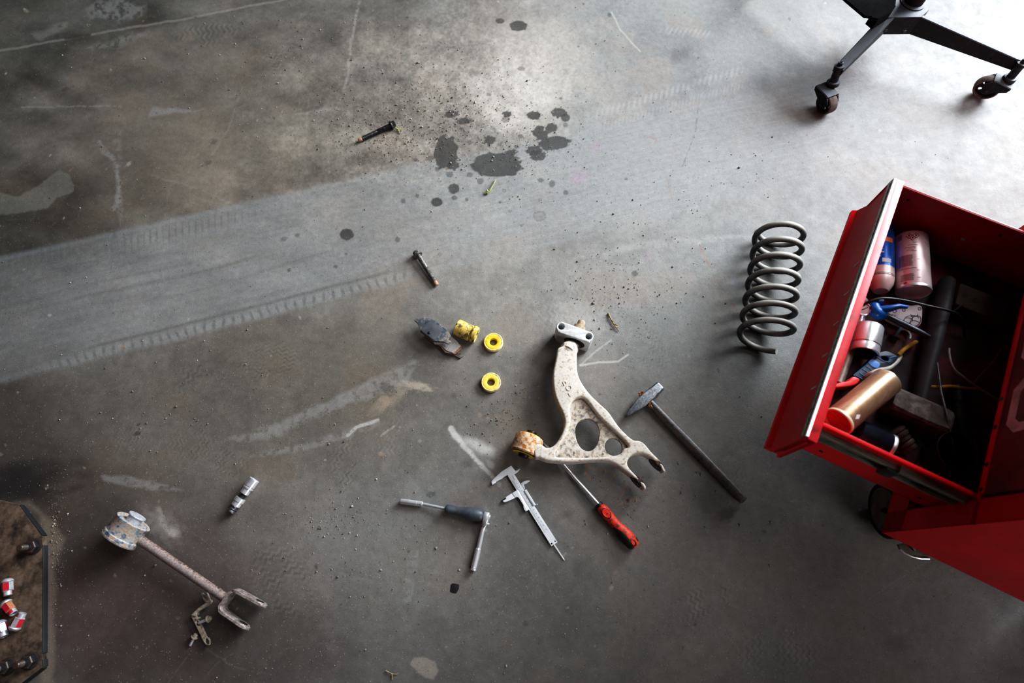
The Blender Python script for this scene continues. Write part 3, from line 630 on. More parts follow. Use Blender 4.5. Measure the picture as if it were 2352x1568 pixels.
# forked eyes
for c, dd in (((1506.5, 1067.5), (1488, 1050)), ((1463.5, 1107.5), (1446, 1090))):
    u = (P(c[0], c[1], .04) - P(dd[0], dd[1], .04)).normalized(); nrm = Vector((u.y, -u.x, 0)).normalized()
    if nrm.x > 0: nrm = -nrm
    p = P(c[0], c[1], .042)
    Mf = frame(p - nrm * .0070, p + nrm * .0046)
    e = MB().lathe(Mf, [(0, .0180), (.0090, .0190), (.0098, .0180), (.0098, .0075), (.006, .0070)], 32)
    eye = arm.add('fork_eye', e, BROWNST, label='brown oily eye at a fork tip')
    arm.add('bolt_hole_sleeve', MB().lathe(frame(p - nrm * .0035, p + nrm), [(.004, .0072), (.0072, .0072), (.0072, .0045), (.003, .0045)], 20), STEEL, parent=eye)
# rear bushing with yellow liner
d_ = Vector((.36, .93, 0)).normalized(); cb = P(1211, 1021, .034)
Mb = frame(cb - d_ * .021, cb + d_ * .021)
bb = arm.add('bushing_barrel', MB().lathe(Mb, [(.001, .0275), (0, .0305), (.003, .0325), (.008, .0318), (.012, .0328), (.036, .0325), (.041, .030), (.042, .027), (.03, .026), (.012, .026), (.001, .0275)], 40, cap=False), RUSTP, label='orange-rusted bushing barrel')
arm.add('bushing_liner', MB().lathe(Mb, [(-.002, .0265), (-.002, .013), (.0445, .013), (.044, .024), (.0, .0265)], 36, cap=False), YEL, parent=bb, label='yellow bushing liner')
arm.add('centre_sleeve', MB().lathe(Mb, [(-.0085, .006), (-.0085, .0105), (-.006, .012), (.010, .012), (.048, .012), (.0525, .011), (.0525, .006)], 28), BROWNST, parent=bb, label='brown steel centre sleeve')
# neck pin + front bracket
bo = [(1277.3, 752), (1277.8, 746), (1281, 741), (1287, 738.3), (1294, 739), (1352, 760), (1359, 763), (1363, 768), (1363.3, 774), (1360, 780), (1355, 784.5), (1349, 785.5), (1287, 764.5), (1281, 760.5)]
zbk = .064
ob = [P2(x, y, zbk) for x, y in bo]
rb = LEN(P(1289, 749.6, zbk), P(1296, 749.6, zbk))
br = arm.add('clamp_bracket', MB().plate([cat(ob, 3), circ(P2(1289, 749.6, zbk), rb, 24), circ(P2(1352, 772.3, zbk), rb, 24)], .0015, zbk, .0025), ALU, label='bare aluminium clamp bracket with two bolt holes')
Lb = (P(1352, 772.3, .03) - P(1289, 749.6, .03)).normalized(); fb = Vector((Lb.y, -Lb.x, 0)); fb = fb if fb.y < 0 else -fb
cf = (P(1320, 768.5, zbk) + P(1322, 768, zbk)) / 2; cf.z = .034
front = P(1322, 774.5, zbk); front.z = .034
Mr = frame(front - fb * .004, front + fb * .02)
ru = arm.add('rubber_bush', MB().lathe(Mr, [(0, .0262), (.0055, .0262), (.0068, .025), (.0068, .019), (.0055, .018), (.0055, .010)], 36), RUBBER, parent=br, label='black rubber bush')
arm.add('inner_sleeve', MB().lathe(Mr, [(.004, .0185), (.011, .0175), (.013, .015), (.02, .014)], 32), DSTEEL, parent=br, label='grey steel inner sleeve')
nk = P(1309, 800, .040)
arm.add('neck_pin', MB().lathe(frame(front + fb * .002, nk), [(0, .0145), (.012, .0160), (.018, .0205), (.034, .021)], 28), ARM, label='round pin joining neck to bracket')
pb = P(1332, 750, .038); 
arm.add('pin_end', MB().lathe(frame(pb + fb * .012, pb - fb * .016), [(0, .0150), (.012, .0145), (.013, .0095), (.026, .009), (.028, .007)], 26), mk('dusty_pin', [(0.3, rgb(120, 98, 78)), (0.7, rgb(190, 168, 144))], scale=80, rough=.8), parent=br, label='sand-coloured pin end behind bracket')

# ---------------------------------------------------------------- screwdriver with red handle
REDG = mk('dirty_red_rubber', [(0.34, rgb(44, 26, 25)), (0.43, rgb(160, 52, 36)), (0.52, rgb(230, 66, 36)), (0.8, rgb(240, 84, 48))], scale=115, rough=.5, bump=.08, detail=8)
REDB = flat('clean_red_rubber', rgb(236, 60, 30), rough=.42)
GRIPB = mk('black_grip', [(0.3, rgb(20, 20, 22)), (0.6, rgb(36, 35, 36)), (0.78, rgb(66, 44, 40))], scale=45, rough=.6, bump=.15)
sd = T('screwdriver', 'screwdriver with steel shaft under control arm and red-black handle', 'screwdriver', P(1380, 1165))
hz = .0155
a, b, M, L = ax((1247, 1016), .006, (1378.5, 1162), hz)
sd.add('shaft', MB().lathe(M, [(0, .0006), (.004, .0022), (.016, .0040), (L + .006, .0041)], 20), CHROME, label='bright steel shaft')
a, b, M, L = ax((1376, 1160), hz, (1461, 1256), hz)
HP = [(-.002, .006), (0, .0085), (.012 * 1, .0118), (L * .22, .0125), (L * .34, .0108), (L * .44, .0104), (L * .55, .0120), (L * .70, .0148), (L * .84, .0150), (L * .94, .0132), (L * .985, .0095), (L, .004)]
h = sd.add('handle', MB().lathe(M, HP, 32), REDG, label='red rubber handle', ang=60)
def hr(t):
    for (h0, r0), (h1, r1) in zip(HP, HP[1:]):
        if h0 <= t <= h1: return r0 + (r1 - r0) * (t - h0) / (h1 - h0)
    return .01
sd.add('collar', MB().lathe(M, [(-.004, .0070), (-.003, .0090), (.002, .0094), (.004, .0088)], 28), BLACK, parent=h)
# angles around the handle: local x = horizontal to the side, find which angle looks up
def ang_of(v): lv = M.to_3x3().inverted() @ Vector(v); return math.atan2(lv.y, lv.x)
aup = ang_of((0, 0, 1)); side = M.to_3x3().inverted() @ Vector((-1, -1, 0)); sgn = 1 if math.sin(math.atan2(side.y, side.x) - aup) > 0 else -1
def shell(mb, t0, t1, lo_, hi_, off, n=16, m=10):
    vs = []; 
    for i in range(n + 1):
        t = t0 + (t1 - t0) * i / n; r = hr(t * L) + off
        for j in range(m + 1):
            a_ = aup + sgn * (lo_(i / n) + (hi_(i / n) - lo_(i / n)) * j / m)
            e_ = 0.0 if 0 < j < m and 0 < i < n else -.0012
            vs.append((M @ Vector(((r + e_) * math.cos(a_), (r + e_) * math.sin(a_), t * L))))
    fs = [(i * (m + 1) + j, i * (m + 1) + j + 1, (i + 1) * (m + 1) + j + 1, (i + 1) * (m + 1) + j) for i in range(n) for j in range(m)]
    mb.add(vs, fs)
g = MB(); shell(g, .46, .995, lambda s: .05 + 1.0 * abs(2 * s - .95) ** 2.2 * (1 if s < .5 else .35), lambda s: 2.3, .0009, 20, 12)
sd.add('grip_inlay', g, GRIPB, parent=h, label='black grip inlay', ang=60)
g = MB(); shell(g, .86, .96, lambda s: -1.35, lambda s: -.75, .0007, 6, 6); sd.add('grip_inlay', g, GRIPB, parent=h)
top = M @ Vector((hr(.155 * L) * math.cos(aup), hr(.155 * L) * math.sin(aup), .155 * L))
Mt = M.copy(); 
def deco(t, rings, mat, nm, z=0.0, lab=None, aa=0.0, sqx=1.0):
    r = hr(t * L); aa = aup + sgn * aa
    o = Vector((math.cos(aa), math.sin(aa), 0)); c = M @ (o * (r + z) + Vector((0, 0, t * L)))
    up_ = (M.to_3x3() @ o).normalized(); D = frame(c, c + up_, up=(M.to_3x3() @ Vector((0, 0, 1))))
    m_ = MB()
    m_.lathe(D, rings, 28, sq=(1.0, sqx)); return sd.add(nm, m_, mat, parent=h, label=lab)
deco(.20, [(-.004, .0086), (.0004, .0084), (.0008, .0080)], BLACK, 'badge_rim', -.0012, 'black rim around red badge', .15, 1.5)
deco(.195, [(-.004, .0074), (.0012, .0072), (.0016, .0060), (.0011, .0050), (.0015, .0030), (.0005, .0016)], REDB, 'badge', -.0012, 'round red badge', .15, 1.45)
deco(.72, [(-.002, .0025), (.0004, .0024), (.0007, .0015)], REDB, 'button', -.0004, None, -.05)
deco(.90, [(-.004, .0068), (.0008, .0064), (.0010, .0052), (-.003, .0048)], BLACK, 'hanging_hole_rim', -.0008, None, .1, 1.2)

# ---------------------------------------------------------------- vernier caliper
CALS = flat('caliper_steel', (0.74, 0.755, 0.785, 1), rough=.42, metal=.15, bump=.03, scale=160, var=.06)
CALB = flat('caliper_bright', (0.90, 0.91, 0.93, 1), rough=.32, metal=.2, bump=.02, var=.04)
CALD = flat('caliper_shade', (0.34, 0.36, 0.38, 1), rough=.35, metal=.4, bump=.02)
INK = flat('engraved_black', rgb(58, 60, 66), rough=.6)
def cz(pts, z): return outl(pts, z, 1100, 1050, 6.2727)
cal = T('vernier_caliper', 'satin steel vernier caliper with jaws open and depth rod out', 'caliper', P(1200, 1130))
beam = [(465, 118), (400, 158), (320, 210), (255, 268), (188, 335), (181, 350), (192, 395), (245, 362), (248, 350), (340, 303), (345, 292), (408, 252), (428, 288), (1045, 1280), (1132, 1222), (522, 262), (508, 246), (548, 222), (578, 190), (592, 165), (560, 186), (528, 195), (508, 172)]
bz0, bz1 = .0042, .0075
bm = cal.add('main_beam', MB().plate([cz(beam, bz1), circ(P2(1100 + 1047 / 6.2727, 1050 + 1243 / 6.2727, bz1), .0019, 14), circ(P2(1100 + 1097 / 6.2727, 1050 + 1208 / 6.2727, bz1), .0019, 14)], bz0, bz1, .0003), CALS)
cal.add('jaw_tip', MB().plate([cz([(181, 350), (192, 395), (245, 362), (238, 345), (205, 352)], bz1 + .0003)], bz1 - .001, bz1 + .0004, .0001), CALB, parent=bm)
cal.add('upper_jaw_edge', MB().plate([cz([(528, 195), (548, 168), (590, 162), (560, 190)], .004)], .001, .004, .0002), CALD, parent=bm)
sl = [(545, 470), (478, 515), (520, 576), (556, 570), (578, 588), (640, 690), (640, 720), (652, 752), (675, 778), (722, 748)]
sz = .0098
so = cal.add('slider', MB().plate([cz(sl, sz)], .0005, sz, .0006), CALS)
cal.add('moving_jaw', MB().plate([cz([(484, 512), (385, 572), (392, 592), (382, 606), (342, 624), (352, 640), (375, 644), (405, 636), (526, 580)], .0085)], .001, .0085, .0005), CALB, parent=so, label='bright moving jaw')
cal.add('jaw_tip', MB().plate([cz([(328, 617), (372, 586), (390, 596), (378, 610), (342, 630)], .0062)], .001, .0062, .0003), DSTEEL, parent=so, label='dark jaw tip')
cal.add('vernier_scale', MB().loft([[tuple(P(1100 + x / 6.2727, 1050 + y / 6.2727, z)) for x, y, z in ((548, 470, .0103), (572, 480, .0082), (572, 480, .006), (548, 470, .006))], [tuple(P(1100 + x / 6.2727, 1050 + y / 6.2727, z)) for x, y, z in ((692, 768, .0103), (724, 748, .0082), (724, 748, .006), (692, 768, .006))]]), CALB, parent=so, label='bright bevelled vernier edge')
cal.add('clamp_rail', MB().plate([cz([(648, 482), (682, 456), (822, 686), (784, 702)], .0092)], .0005, .0092, .0008), CALS, parent=so)
cal.add('rail_bevel', MB().plate([cz([(645, 482), (660, 476), (800, 692), (782, 703)], .0096)], .007, .0096, .0003), CALD, parent=so)
cal.add('upper_jaw', MB().plate([cz(cat([(606, 385), (625, 360), (655, 342), (700, 332), (738, 338), (705, 362), (685, 378), (655, 388), (648, 396), (658, 425), (666, 455), (655, 462), (640, 440)], 3), .0038)], .0008, .0038, .0003), CALS, parent=so)
cal.add('lock_screw', MB().lathe(frame(P(1100 + 815 / 6.2727, 1050 + 686 / 6.2727, .005), P(1100 + 842 / 6.2727, 1050 + 676 / 6.2727, .005)), [(0, .0012), (.003, .0012), (.003, .0018), (.0045, .0016)], 12), CHROME, parent=so)
r0, r1 = P(1100 + 1070 / 6.2727, 1050 + 1235 / 6.2727, .0045), P(1100 + 1236 / 6.2727, 1050 + 1484 / 6.2727, .0022)
cal.add('depth_rod', MB().loft([[tuple(p + o_) for o_ in (Vector((-.0011, -.0007, -.0008)), Vector((.0011, .0007, -.0008)), Vector((.0011, .0007, .0008)), Vector((-.0011, -.0007, .0008)))] for p in (r0, lerp(r0, r1, .9))] + [[tuple(r1 + Vector(q)) for q in ((-.0004, -.0003, -.0006), (.0004, .0003, -.0006), (.0004, .0003, .0006), (-.0004, -.0003, .0006))]]), CALS)
# engraved scale: ticks and numerals
tk = MB(); d0 = P(1100 + 515 / 6.2727, 1050 + 320 / 6.2727, bz1); d10 = P(1100 + 860 / 6.2727, 1050 + 865 / 6.2727, bz1)
du = (d10 - d0) / 10; dn = du.normalized(); cn = Vector((-dn.y, dn.x, 0)); cn = cn if cn.x < 0 else -cn
Rt = Matrix((dn, Vector((-dn.y, dn.x, 0)), Vector((0, 0, 1)))).transposed().to_4x4()
for k in range(0, 151):
    if k > 135: break
    ln_ = .0048 if k % 10 == 0 else (.0036 if k % 5 == 0 else .0024)
    c = d0 + du * (k / 10) + cn * (.0068 - ln_ / 2); c.z = bz1 + .0001
    tk.box((.00022, ln_, .0002), Matrix.Translation(c) @ Rt)
for k in range(0, 14):
    c = d0 + du * k; c.z = bz1 + .0001; tk.text(str(k), .0034, Matrix.Translation(c) @ Rt, .0001)
c = d0 - du * .62; c.z = bz1 + .0001; tk.text('0,1mm', .0030, Matrix.Translation(c) @ Rt, .0001)
cal.add('scale_marks', tk, INK, parent=bm, label='black engraved ticks and numbers')

# ---------------------------------------------------------------- spinner handle with long socket
def pD(x, y, z): return P(900 + x / 7.84, 1120 + y / 7.84, z)
sp = T('spinner_handle', 'nut driver with dark blue-grey handle and long chrome socket', 'nut driver', P(1025, 1170))
GREYH = mk('blue_grey_plastic', [(0.3, rgb(62, 66, 72)), (0.7, rgb(84, 89, 96))], scale=60, rough=.42, bump=.06)
a, b = pD(160, 242, .0078), pD(552, 290, .0085); M = frame(a, b); L = LEN(a, b)
sp.add('socket', MB().lathe(M, [(.006, .0042), (0, .0044), (0, .0056), (.001, .0060), (L * .74, .0058), (L * .75, .0052), (L * .765, .0052), (L * .77, .0056), (L * .98, .0056), (L, .0048)], 28), CHROME)
a2 = pD(965, 375, .013); sp.add('shank', MB().lathe(frame(b, a2), [(-.004, .0033), (LEN(b, a2) + .006, .0033)], 18), SATIN)
a, b = pD(968, 378, .0135), pD(1648, 508, .0145); M = frame(a, b); L = LEN(a, b)
sp.add('handle', MB().lathe(M, [(-.001, .005), (0, .0085), (.002, .0104), (.008, .0106), (L * .22, .0093), (L * .33, .0090), (L * .5, .0115), (L * .66, .0140), (L * .78, .0143), (L * .92, .0128), (L * .98, .0105), (L, .006)], 36), GREYH, ang=60, label='dark blue-grey plastic handle')

# ---------------------------------------------------------------- ratchet
ra = T('ratchet', 'small chrome ratchet with knurled grip lying against the nut driver', 'ratchet', P(1105, 1240))
a, b = pD(1716, 440, .012), pD(1668, 672, .012); dr = (b - a).normalized(); sx = Vector((-dr.y, dr.x, 0)); sx = sx if sx.x > 0 else -sx
Mh = Matrix((dr, sx, dr.cross(sx))).transposed().to_4x4(); 
if Mh.determinant() < 0: pass
Mh.translation = (a + b) / 2; Lh = LEN(a, b)
head = []
for h, w_, t in ((-.5, .0058, .0085), (-.42, .0068, .0105), (-.2, .0072, .0115), (.15, .0070, .0112), (.38, .0058, .009), (.52, .0046, .0065), (.64, .0042, .0052)):
    head.append([(h * Lh, w_ * math.copysign(abs(math.cos(q)) ** .5, math.cos(q)), t * math.copysign(abs(math.sin(q)) ** .5, math.sin(q))) for q in [2 * math.pi * k / 20 for k in range(20)]])
hh = ra.add('ratchet_head', MB().loft(head, M=Mh), CHROME, ang=50)
for yy, r, n in ((.22, .0034, 'selector_disc'),):
    c = (a + b) / 2 - dr * .0052 + sx * .0064; ra.add('selector_disc', MB().lathe(frame(c, c + sx), [(0, .0048), (.0022, .0046), (.0026, .0030)], 20), SATIN, parent=hh)
c = (a + b) / 2 + dr * .010 + sx * .005; ra.add('drive_square', MB().box((.0046, .0046, .008), frame(c, c + sx) @ Matrix.Translation((0, 0, .001)), .0006), CHROME, parent=hh)
p0, p1, p2 = pD(1655, 700, .011), pD(1632, 770, .0095), pD(1560, 1095, .0085)
ra.add('shank', MB().tube([p0, p1, lerp(p1, p2, .4), p2, p2 + (p2 - p1).normalized() * .003], [.0048, .0046, .0049, .0050, .0050], 20), CHROME)
a, b = pD(1556, 1095, .0085), pD(1462, 1490, .0078); M = frame(a, b); L = LEN(a, b)
KN = bpy.data.materials.new('knurled_chrome'); KN.use_nodes = True
kb = KN.node_tree.nodes['Principled BSDF']; kb.inputs['Metallic'].default_value = .7; kb.inputs['Roughness'].default_value = .28; kb.inputs['Base Color'].default_value = (.78, .79, .8, 1)
kn = MB(); nk_, mk_ = 34, 40; vs = []; fs = []
for i in range(mk_ + 1):
    for k in range(nk_):
        t_ = i / mk_; r = .0062 + (.00045 if (i + k) % 2 == 0 else -.0002); vs.append((r * math.cos(2 * math.pi * k / nk_), r * math.sin(2 * math.pi * k / nk_), L * (.07 + .75 * t_)))
for i in range(mk_):
    for k in range(nk_): fs.append((i * nk_ + k, i * nk_ + (k + 1) % nk_, (i + 1) * nk_ + (k + 1) % nk_, (i + 1) * nk_ + k))
kn.add(vs, fs, M); ra.add('knurled_grip', kn, KN, ang=12)
ra.add('end_cap', MB().lathe(M, [(L * .81, .0056), (L * .83, .0062), (L * .87, .0062), (L * .89, .0054), (L * .91, .0054), (L * .93, .0062), (L * .985, .0060), (L, .0045)], 24), CHROME)
ra.add('grip_collar', MB().lathe(M, [(-.001, .0050), (.001, .0060), (L * .06, .0062), (L * .075, .0056)], 24), CHROME)

# ---------------------------------------------------------------- sockets on a jointed adaptor
def pE(x, y, z): return P(500 + x / 13.07, 1080 + y / 13.07, z)
uj = T('universal_joint_socket', 'chrome swivel socket of stepped rings lying alone on the floor', 'socket', P(556, 1140))
a, b = pE(1108, 262, .0125), pE(392, 1252, .0115); M = frame(a, b); L = LEN(a, b)
uj.add('socket', MB().lathe(M, [(.012, .0075), (0, .0085), (0, .0112), (.001, .0120), (L * .215, .0120), (L * .222, .0108), (L * .24, .0108), (L * .248, .0118), (L * .285, .0118), (L * .292, .0100), (L * .44, .0100), (L * .452, .0085)], 36), CHROME)
uj.add('joint_pin', MB().lathe(M, [(L * .44, .0046), (L * .49, .0048), (L * .505, .0062), (L * .56, .0062), (L * .60, .0040)], 24), DSTEEL, label='dark joint between the two sockets')
uj.add('drive_body', MB().lathe(M, [(L * .575, .0092), (L * .58, .0118), (L * .68, .0118), (L * .69, .0104), (L * .80, .0104), (L * .81, .0094), (L * .83, .0080)], 36), CHROME)
uj.add('drive_ring', MB().lathe(M, [(L * .82, .0066), (L * .86, .0066), (L * .88, .0092), (L * .905, .0098), (L * .935, .0086), (L * .95, .0094), (L * .99, .0096), (L, .0085)], 32), STEEL)

# ---------------------------------------------------------------- brake pads
PADS = mk('pad_backing', [(0.3, rgb(62, 68, 76)), (0.50, rgb(98, 104, 112)), (0.64, rgb(160, 148, 132)), (0.8, rgb(122, 124, 128))], scale=85, rough=.5, metal=.4, bump=.15)
SHIM = mk('pad_shim', [(0.3, rgb(70, 71, 76)), (0.7, rgb(92, 93, 98))], scale=45, rough=.5, bump=.1)
FRIC = mk('pad_lining', [(0.3, rgb(112, 110, 110)), (0.55, rgb(168, 163, 158)), (0.75, rgb(210, 204, 198))], scale=480, rough=.85, bump=.5)
FRICE = mk('pad_edge', [(0.3, rgb(104, 76, 62)), (0.7, rgb(168, 126, 104))], scale=160, rough=.85, bump=.3)
def pF(pts, z): return outl(pts, z, 930, 710, 9.408)
lowp = T('brake_pad', 'worn brake pad lining up with rust-brown chamfer, under another pad', 'brake pad', P(1025, 780))
plate_l = [(420, 560), (640, 780), (730, 850), (860, 960), (1100, 1010), (1140, 1040), (1190, 1062), (1250, 1010), (1240, 985), (1200, 955), (1230, 890), (1235, 800), (1130, 690), (1000, 580), (720, 420)]
lowp.add('backing_plate', MB().plate([pF(plate_l, .005)], .0004, .0055, .0006), mk('rusty_plate', [(0.3, rgb(52, 44, 40)), (0.7, rgb(140, 128, 118))], scale=140, rough=.6, metal=.4, bump=.2))
fl_ = [(600, 740), (760, 800), (870, 930), (1090, 975), (1225, 850), (1222, 795), (1120, 680), (1000, 572), (760, 470)]
fr_t = [(610, 730), (775, 780), (890, 890), (1050, 948), (1205, 790), (1120, 685), (1000, 575), (760, 480)]
lowp.add('lining_edge', MB().loft([[(*p, .0055) for p in pF(fl_, .0055)], [(*p, .0125) for p in pF(fl_, .0125)]]), FRICE, label='rust-brown lining edge')
lowp.add('lining', MB().plate([pF(fr_t, .0146)], .0110, .0146, .0012), FRIC, label='dark speckled friction lining')
upp = T('brake_pad', 'brake pad turned backing side up with dark shim, lying across another pad', 'brake pad', P(995, 760))
zu = .0285
bp_ = [(238, 190), (200, 225), (205, 245), (262, 292), (275, 320), (340, 470), (440, 545), (500, 585), (620, 690), (820, 700), (880, 725), (945, 752), (992, 700), (985, 680), (935, 655), (985, 600), (985, 555), (920, 450), (840, 385), (700, 275), (590, 215), (480, 175), (410, 158), (360, 185), (312, 218)]
upp.add('lining', MB().plate([pF([(300, 320), (360, 500), (640, 745), (830, 745), (960, 600), (840, 430), (600, 255), (420, 215)], .0215)], .0150, .0232, .0008), FRIC)
bk = upp.add('backing_plate', MB().plate([pF(bp_, zu)], .0232, zu, .0008), PADS, label='blue-grey backing plate with worn paint')
sh = upp.add('shim', MB().plate([pF([(500, 245), (520, 235), (600, 262), (640, 290), (815, 420), (822, 440), (670, 660), (640, 672), (600, 650), (350, 455), (345, 440)], zu + .0008)], zu - .0004, zu + .0010, .0003), SHIM, parent=bk, label='dark rectangular shim')
upp.add('shim_clip', MB().plate([pF([(330, 470), (345, 462), (460, 545), (450, 560)], zu + .0008)], .022, zu + .0008, .0003).plate([pF([(495, 600), (515, 588), (625, 680), (610, 695)], zu + .0008)], .022, zu + .0008, .0003), BLACK, parent=bk)
upp.add('rivet', MB().lathe(Matrix.Translation((*pF([(525, 515)], zu)[0], zu + .0008)), [(0, .0036), (.0012, .0034), (.0022, .0018)], 18), DSTEEL, parent=bk)

# ---------------------------------------------------------------- yellow bushings
YELD = mk('dirty_yellow', [(0.36, rgb(66, 62, 58)), (0.44, rgb(140, 124, 92)), (0.51, rgb(220, 188, 58)), (0.58, rgb(198, 178, 140)), (0.68, rgb(238, 214, 66))], scale=95, rough=.55, bump=.15, detail=8)
a, b = P(930 + 1120 / 9.408, 710 + 385 / 9.408, .0205), P(930 + 1425 / 9.408, 710 + 520 / 9.408, .0205)
M = frame(a, b); L = LEN(a, b)
solo('bushing_sleeve', MB().lathe(M, [(.012, .009), (0, .0095), (0, .0190), (.001, .0203), (L * .38, .0203), (L * .395, .0194), (L * .42, .0194), (L * .43, .0203), (L * .72, .0203), (L * .74, .0199), (L * .985, .0202), (L, .0192), (L, .0095), (L - .01, .009)], 44), YELD, 'dirt-streaked yellow bushing sleeve on its side beside the brake pads', 'bushing')
a, b = P(930 + 1455 / 9.408, 710 + 520 / 9.408, .0205), P(930 + 1585 / 9.408, 710 + 575 / 9.408, .0195)
def washer(M, th_): return MB().lathe(M, [(th_ * .15, .0092), (th_ * .1, .0108), (.0, .0150), (.0, .0190), (th_ * .18, .0206), (th_ * .82, .0206), (th_, .0190), (th_, .0150), (th_ * .9, .0108), (th_ * .85, .0092), (th_ * .15, .0092)], 48, cap=False)
solo('bushing_ring', washer(frame(a, b), .0125), YELD, 'yellow bushing ring standing on edge at the end of the sleeve', 'bushing', 'yellow bushing rings')
def flat_ring(cx, cy, R_, hh, mat, lab, tilt=0.0, hr_=.0092):
    c = P(cx, cy, hh); M = Matrix.Translation((c.x, c.y, .0003)) @ Matrix.Rotation(tilt, 4, 'X')
    t_ = T('bushing_ring', lab, 'bushing', (c.x, c.y, 0), 'yellow bushing rings')
    t_.add('outer_shell', MB().lathe(M, [(hh * .05, R_ * .80), (0, R_ * .94), (hh * .15, R_), (hh * .8, R_), (hh * .95, R_ * .965), (hh, R_ * .92), (hh * .98, R_ * .86), (hh * .90, R_ * .83)], 56, cap=False), YELE, label='dirty rim')
    t_.add('inner_ring', MB().lathe(M, [(hh * .06, hr_), (hh * .04, R_ * .82), (hh * .92, R_ * .87), (hh * .99, R_ * .80), (hh * .99, hr_ * 1.5), (hh * .93, hr_ * 1.08), (hh * .8, hr_), (hh * .06, hr_)], 56, cap=False), mat, label='bright yellow face')
YELE = mk('yellow_rim', [(0.3, rgb(160, 120, 86)), (0.5, rgb(226, 206, 160)), (0.75, rgb(236, 220, 120))], scale=110, rough=.6, bump=.15)
flat_ring(1133, 784.5, .0236, .0125, YEL, 'yellow ring bushing with bright recessed face, next to the sleeve')
YEL2 = mk('yellow_worn', [(0.32, rgb(206, 166, 84)), (0.45, rgb(236, 208, 84)), (0.7, rgb(244, 224, 110))], scale=110, rough=.5, bump=.12)
flat_ring(1127.5, 876.5, .0236, .0125, YEL2, 'pale yellow ring bushing lying alone in front of the others')

# ---------------------------------------------------------------- two loose bolts
OILB = mk('oily_bolt', [(0.35, rgb(22, 22, 23)), (0.52, rgb(58, 56, 54)), (0.7, rgb(118, 112, 106))], scale=200, rough=.45, metal=.5, bump=.2)
GREYB = mk('zinc_bolt', [(0.3, rgb(56, 52, 50)), (0.5, rgb(108, 104, 100)), (0.75, rgb(176, 176, 174))], scale=200, rough=.5, metal=.5, bump=.2)
TIP = mk('rusty_tip', [(0.3, rgb(130, 96, 76)), (0.7, rgb(196, 160, 136))], scale=200, rough=.8)
def bolt(label, head, tip, hzd, mat, rs, rh, group=None, tipmat=TIP, name='bolt', cat_='bolt'):
    a = P(head[0], head[1], hzd); b = P(tip[0], tip[1], rs + .0005); M = frame(a, b); L = LEN(a, b)
    t_ = T(name, label, cat_, (a + b) / 2 * 1.0 - Vector((0, 0, ((a + b) / 2).z)), group)
    hx = MB(); hx.lathe(M, [(-rh * .95, rh * .62), (-rh * .85, rh * .78), (-.001, rh * .80)], 6); hx.lathe(M, [(-.0015, rh * .9), (0, rh), (.0022, rh), (.0030, rh * .85)], 30)
    t_.add('head', hx, mat)
    pr = [(0, rs)]; n = 24
    pr += [(L * .42, rs)]
    for k in range(n): h0 = L * (.43 + .45 * k / n); pr += [(h0, rs * .9), (h0 + L * .45 / n * .5, rs * 1.02)]
    pr += [(L * .89, rs * .86)]
    t_.add('shank', MB().lathe(M, pr, 20), mat)
    t_.add('tip', MB().lathe(M, [(L * .885, rs * .86), (L * .90, rs * .95), (L * .97, rs * .9), (L, rs * .6)], 18), tipmat, label='rust-coloured tip')
bolt('black oily flange bolt with rusty tip beside the oil drips', (899, 287), (823, 323), .0105, OILB, .0062, .0120)
bolt('grey flange bolt with pale rusty tip above the brake pads', (959.5, 585), (1004, 655), .0110, GREYB, .0062, .0122)

# ---------------------------------------------------------------- twigs
TWG = mk('green_twig', [(0.3, rgb(112, 112, 66)), (0.7, rgb(190, 194, 126))], scale=80, rough=.7)
TWB = mk('dry_twig', [(0.3, rgb(98, 82, 60)), (0.7, rgb(176, 158, 124))], scale=90, rough=.8, bump=.4)
def twig(lab, segs, mat, r=.0016):
    mb = MB()
    for s_g in segs: mb.tube([P(x, y, z + r * .6) for x, y, z in s_g], [r * (1 - .5 * i / (len(s_g) - 1)) for i in range(len(s_g))], 8)
    solo('twig', mb, mat, lab, 'twig')
twig('short green twig with pale frayed end below the largest oil stain', [[(1118, 444, .002), (1126, 436, .004), (1133, 424, .005), (1139, 412, .002)], [(1121, 441, .003), (1117, 434, .006)], [(1126, 436, .004), (1119, 446, .001)], [(1124, 438, .003), (1113, 445, .001)]], TWG, .0028)
twig('thin green-brown twig stuck out beside the head of the black bolt', [[(903, 290, .003), (912, 296, .004), (920, 300, .001)], [(914, 297, .003), (920, 293, .004)], [(914, 297, .002), (917, 303, .001)]], TWG, .0020)
twig('dry knobbly brown twig right of the control arm bracket', [[(1397, 719, .001), (1402, 730, .003), (1408, 742, .002), (1415, 751, .004), (1422, 760, .001)], [(1410, 744, .003), (1420, 747, .005)], [(1413, 750, .003), (1421, 752, .004)], [(1405, 736, .003), (1410, 738, .004)]], TWB, .0024)
twig('straw-coloured forked twig at the bottom edge of the photo', [[(886, 1540, .001), (894, 1544, .003), (900, 1547, .003), (913, 1548, .001)], [(900, 1547, .003), (901, 1560, .001)]], TWB, .0014)

# ---------------------------------------------------------------- scrap of black tape
tp = [(1036, 1342), (1040, 1339), (1055, 1342), (1054, 1352), (1051, 1357), (1048, 1362), (1040, 1361), (1034, 1358), (1035, 1350)]
TAPE = mk('worn_tape', [(0.30, rgb(70, 66, 64)), (0.38, rgb(18, 18, 22)), (0.8, rgb(26, 26, 32))], scale=110, rough=.55, bump=.2)
solo('tape_scrap', MB().plate([[P2(x, y, .0005) for x, y in tp]], .0002, .0008, .0001), TAPE, 'small black square of worn tape stuck to the floor', 'tape')
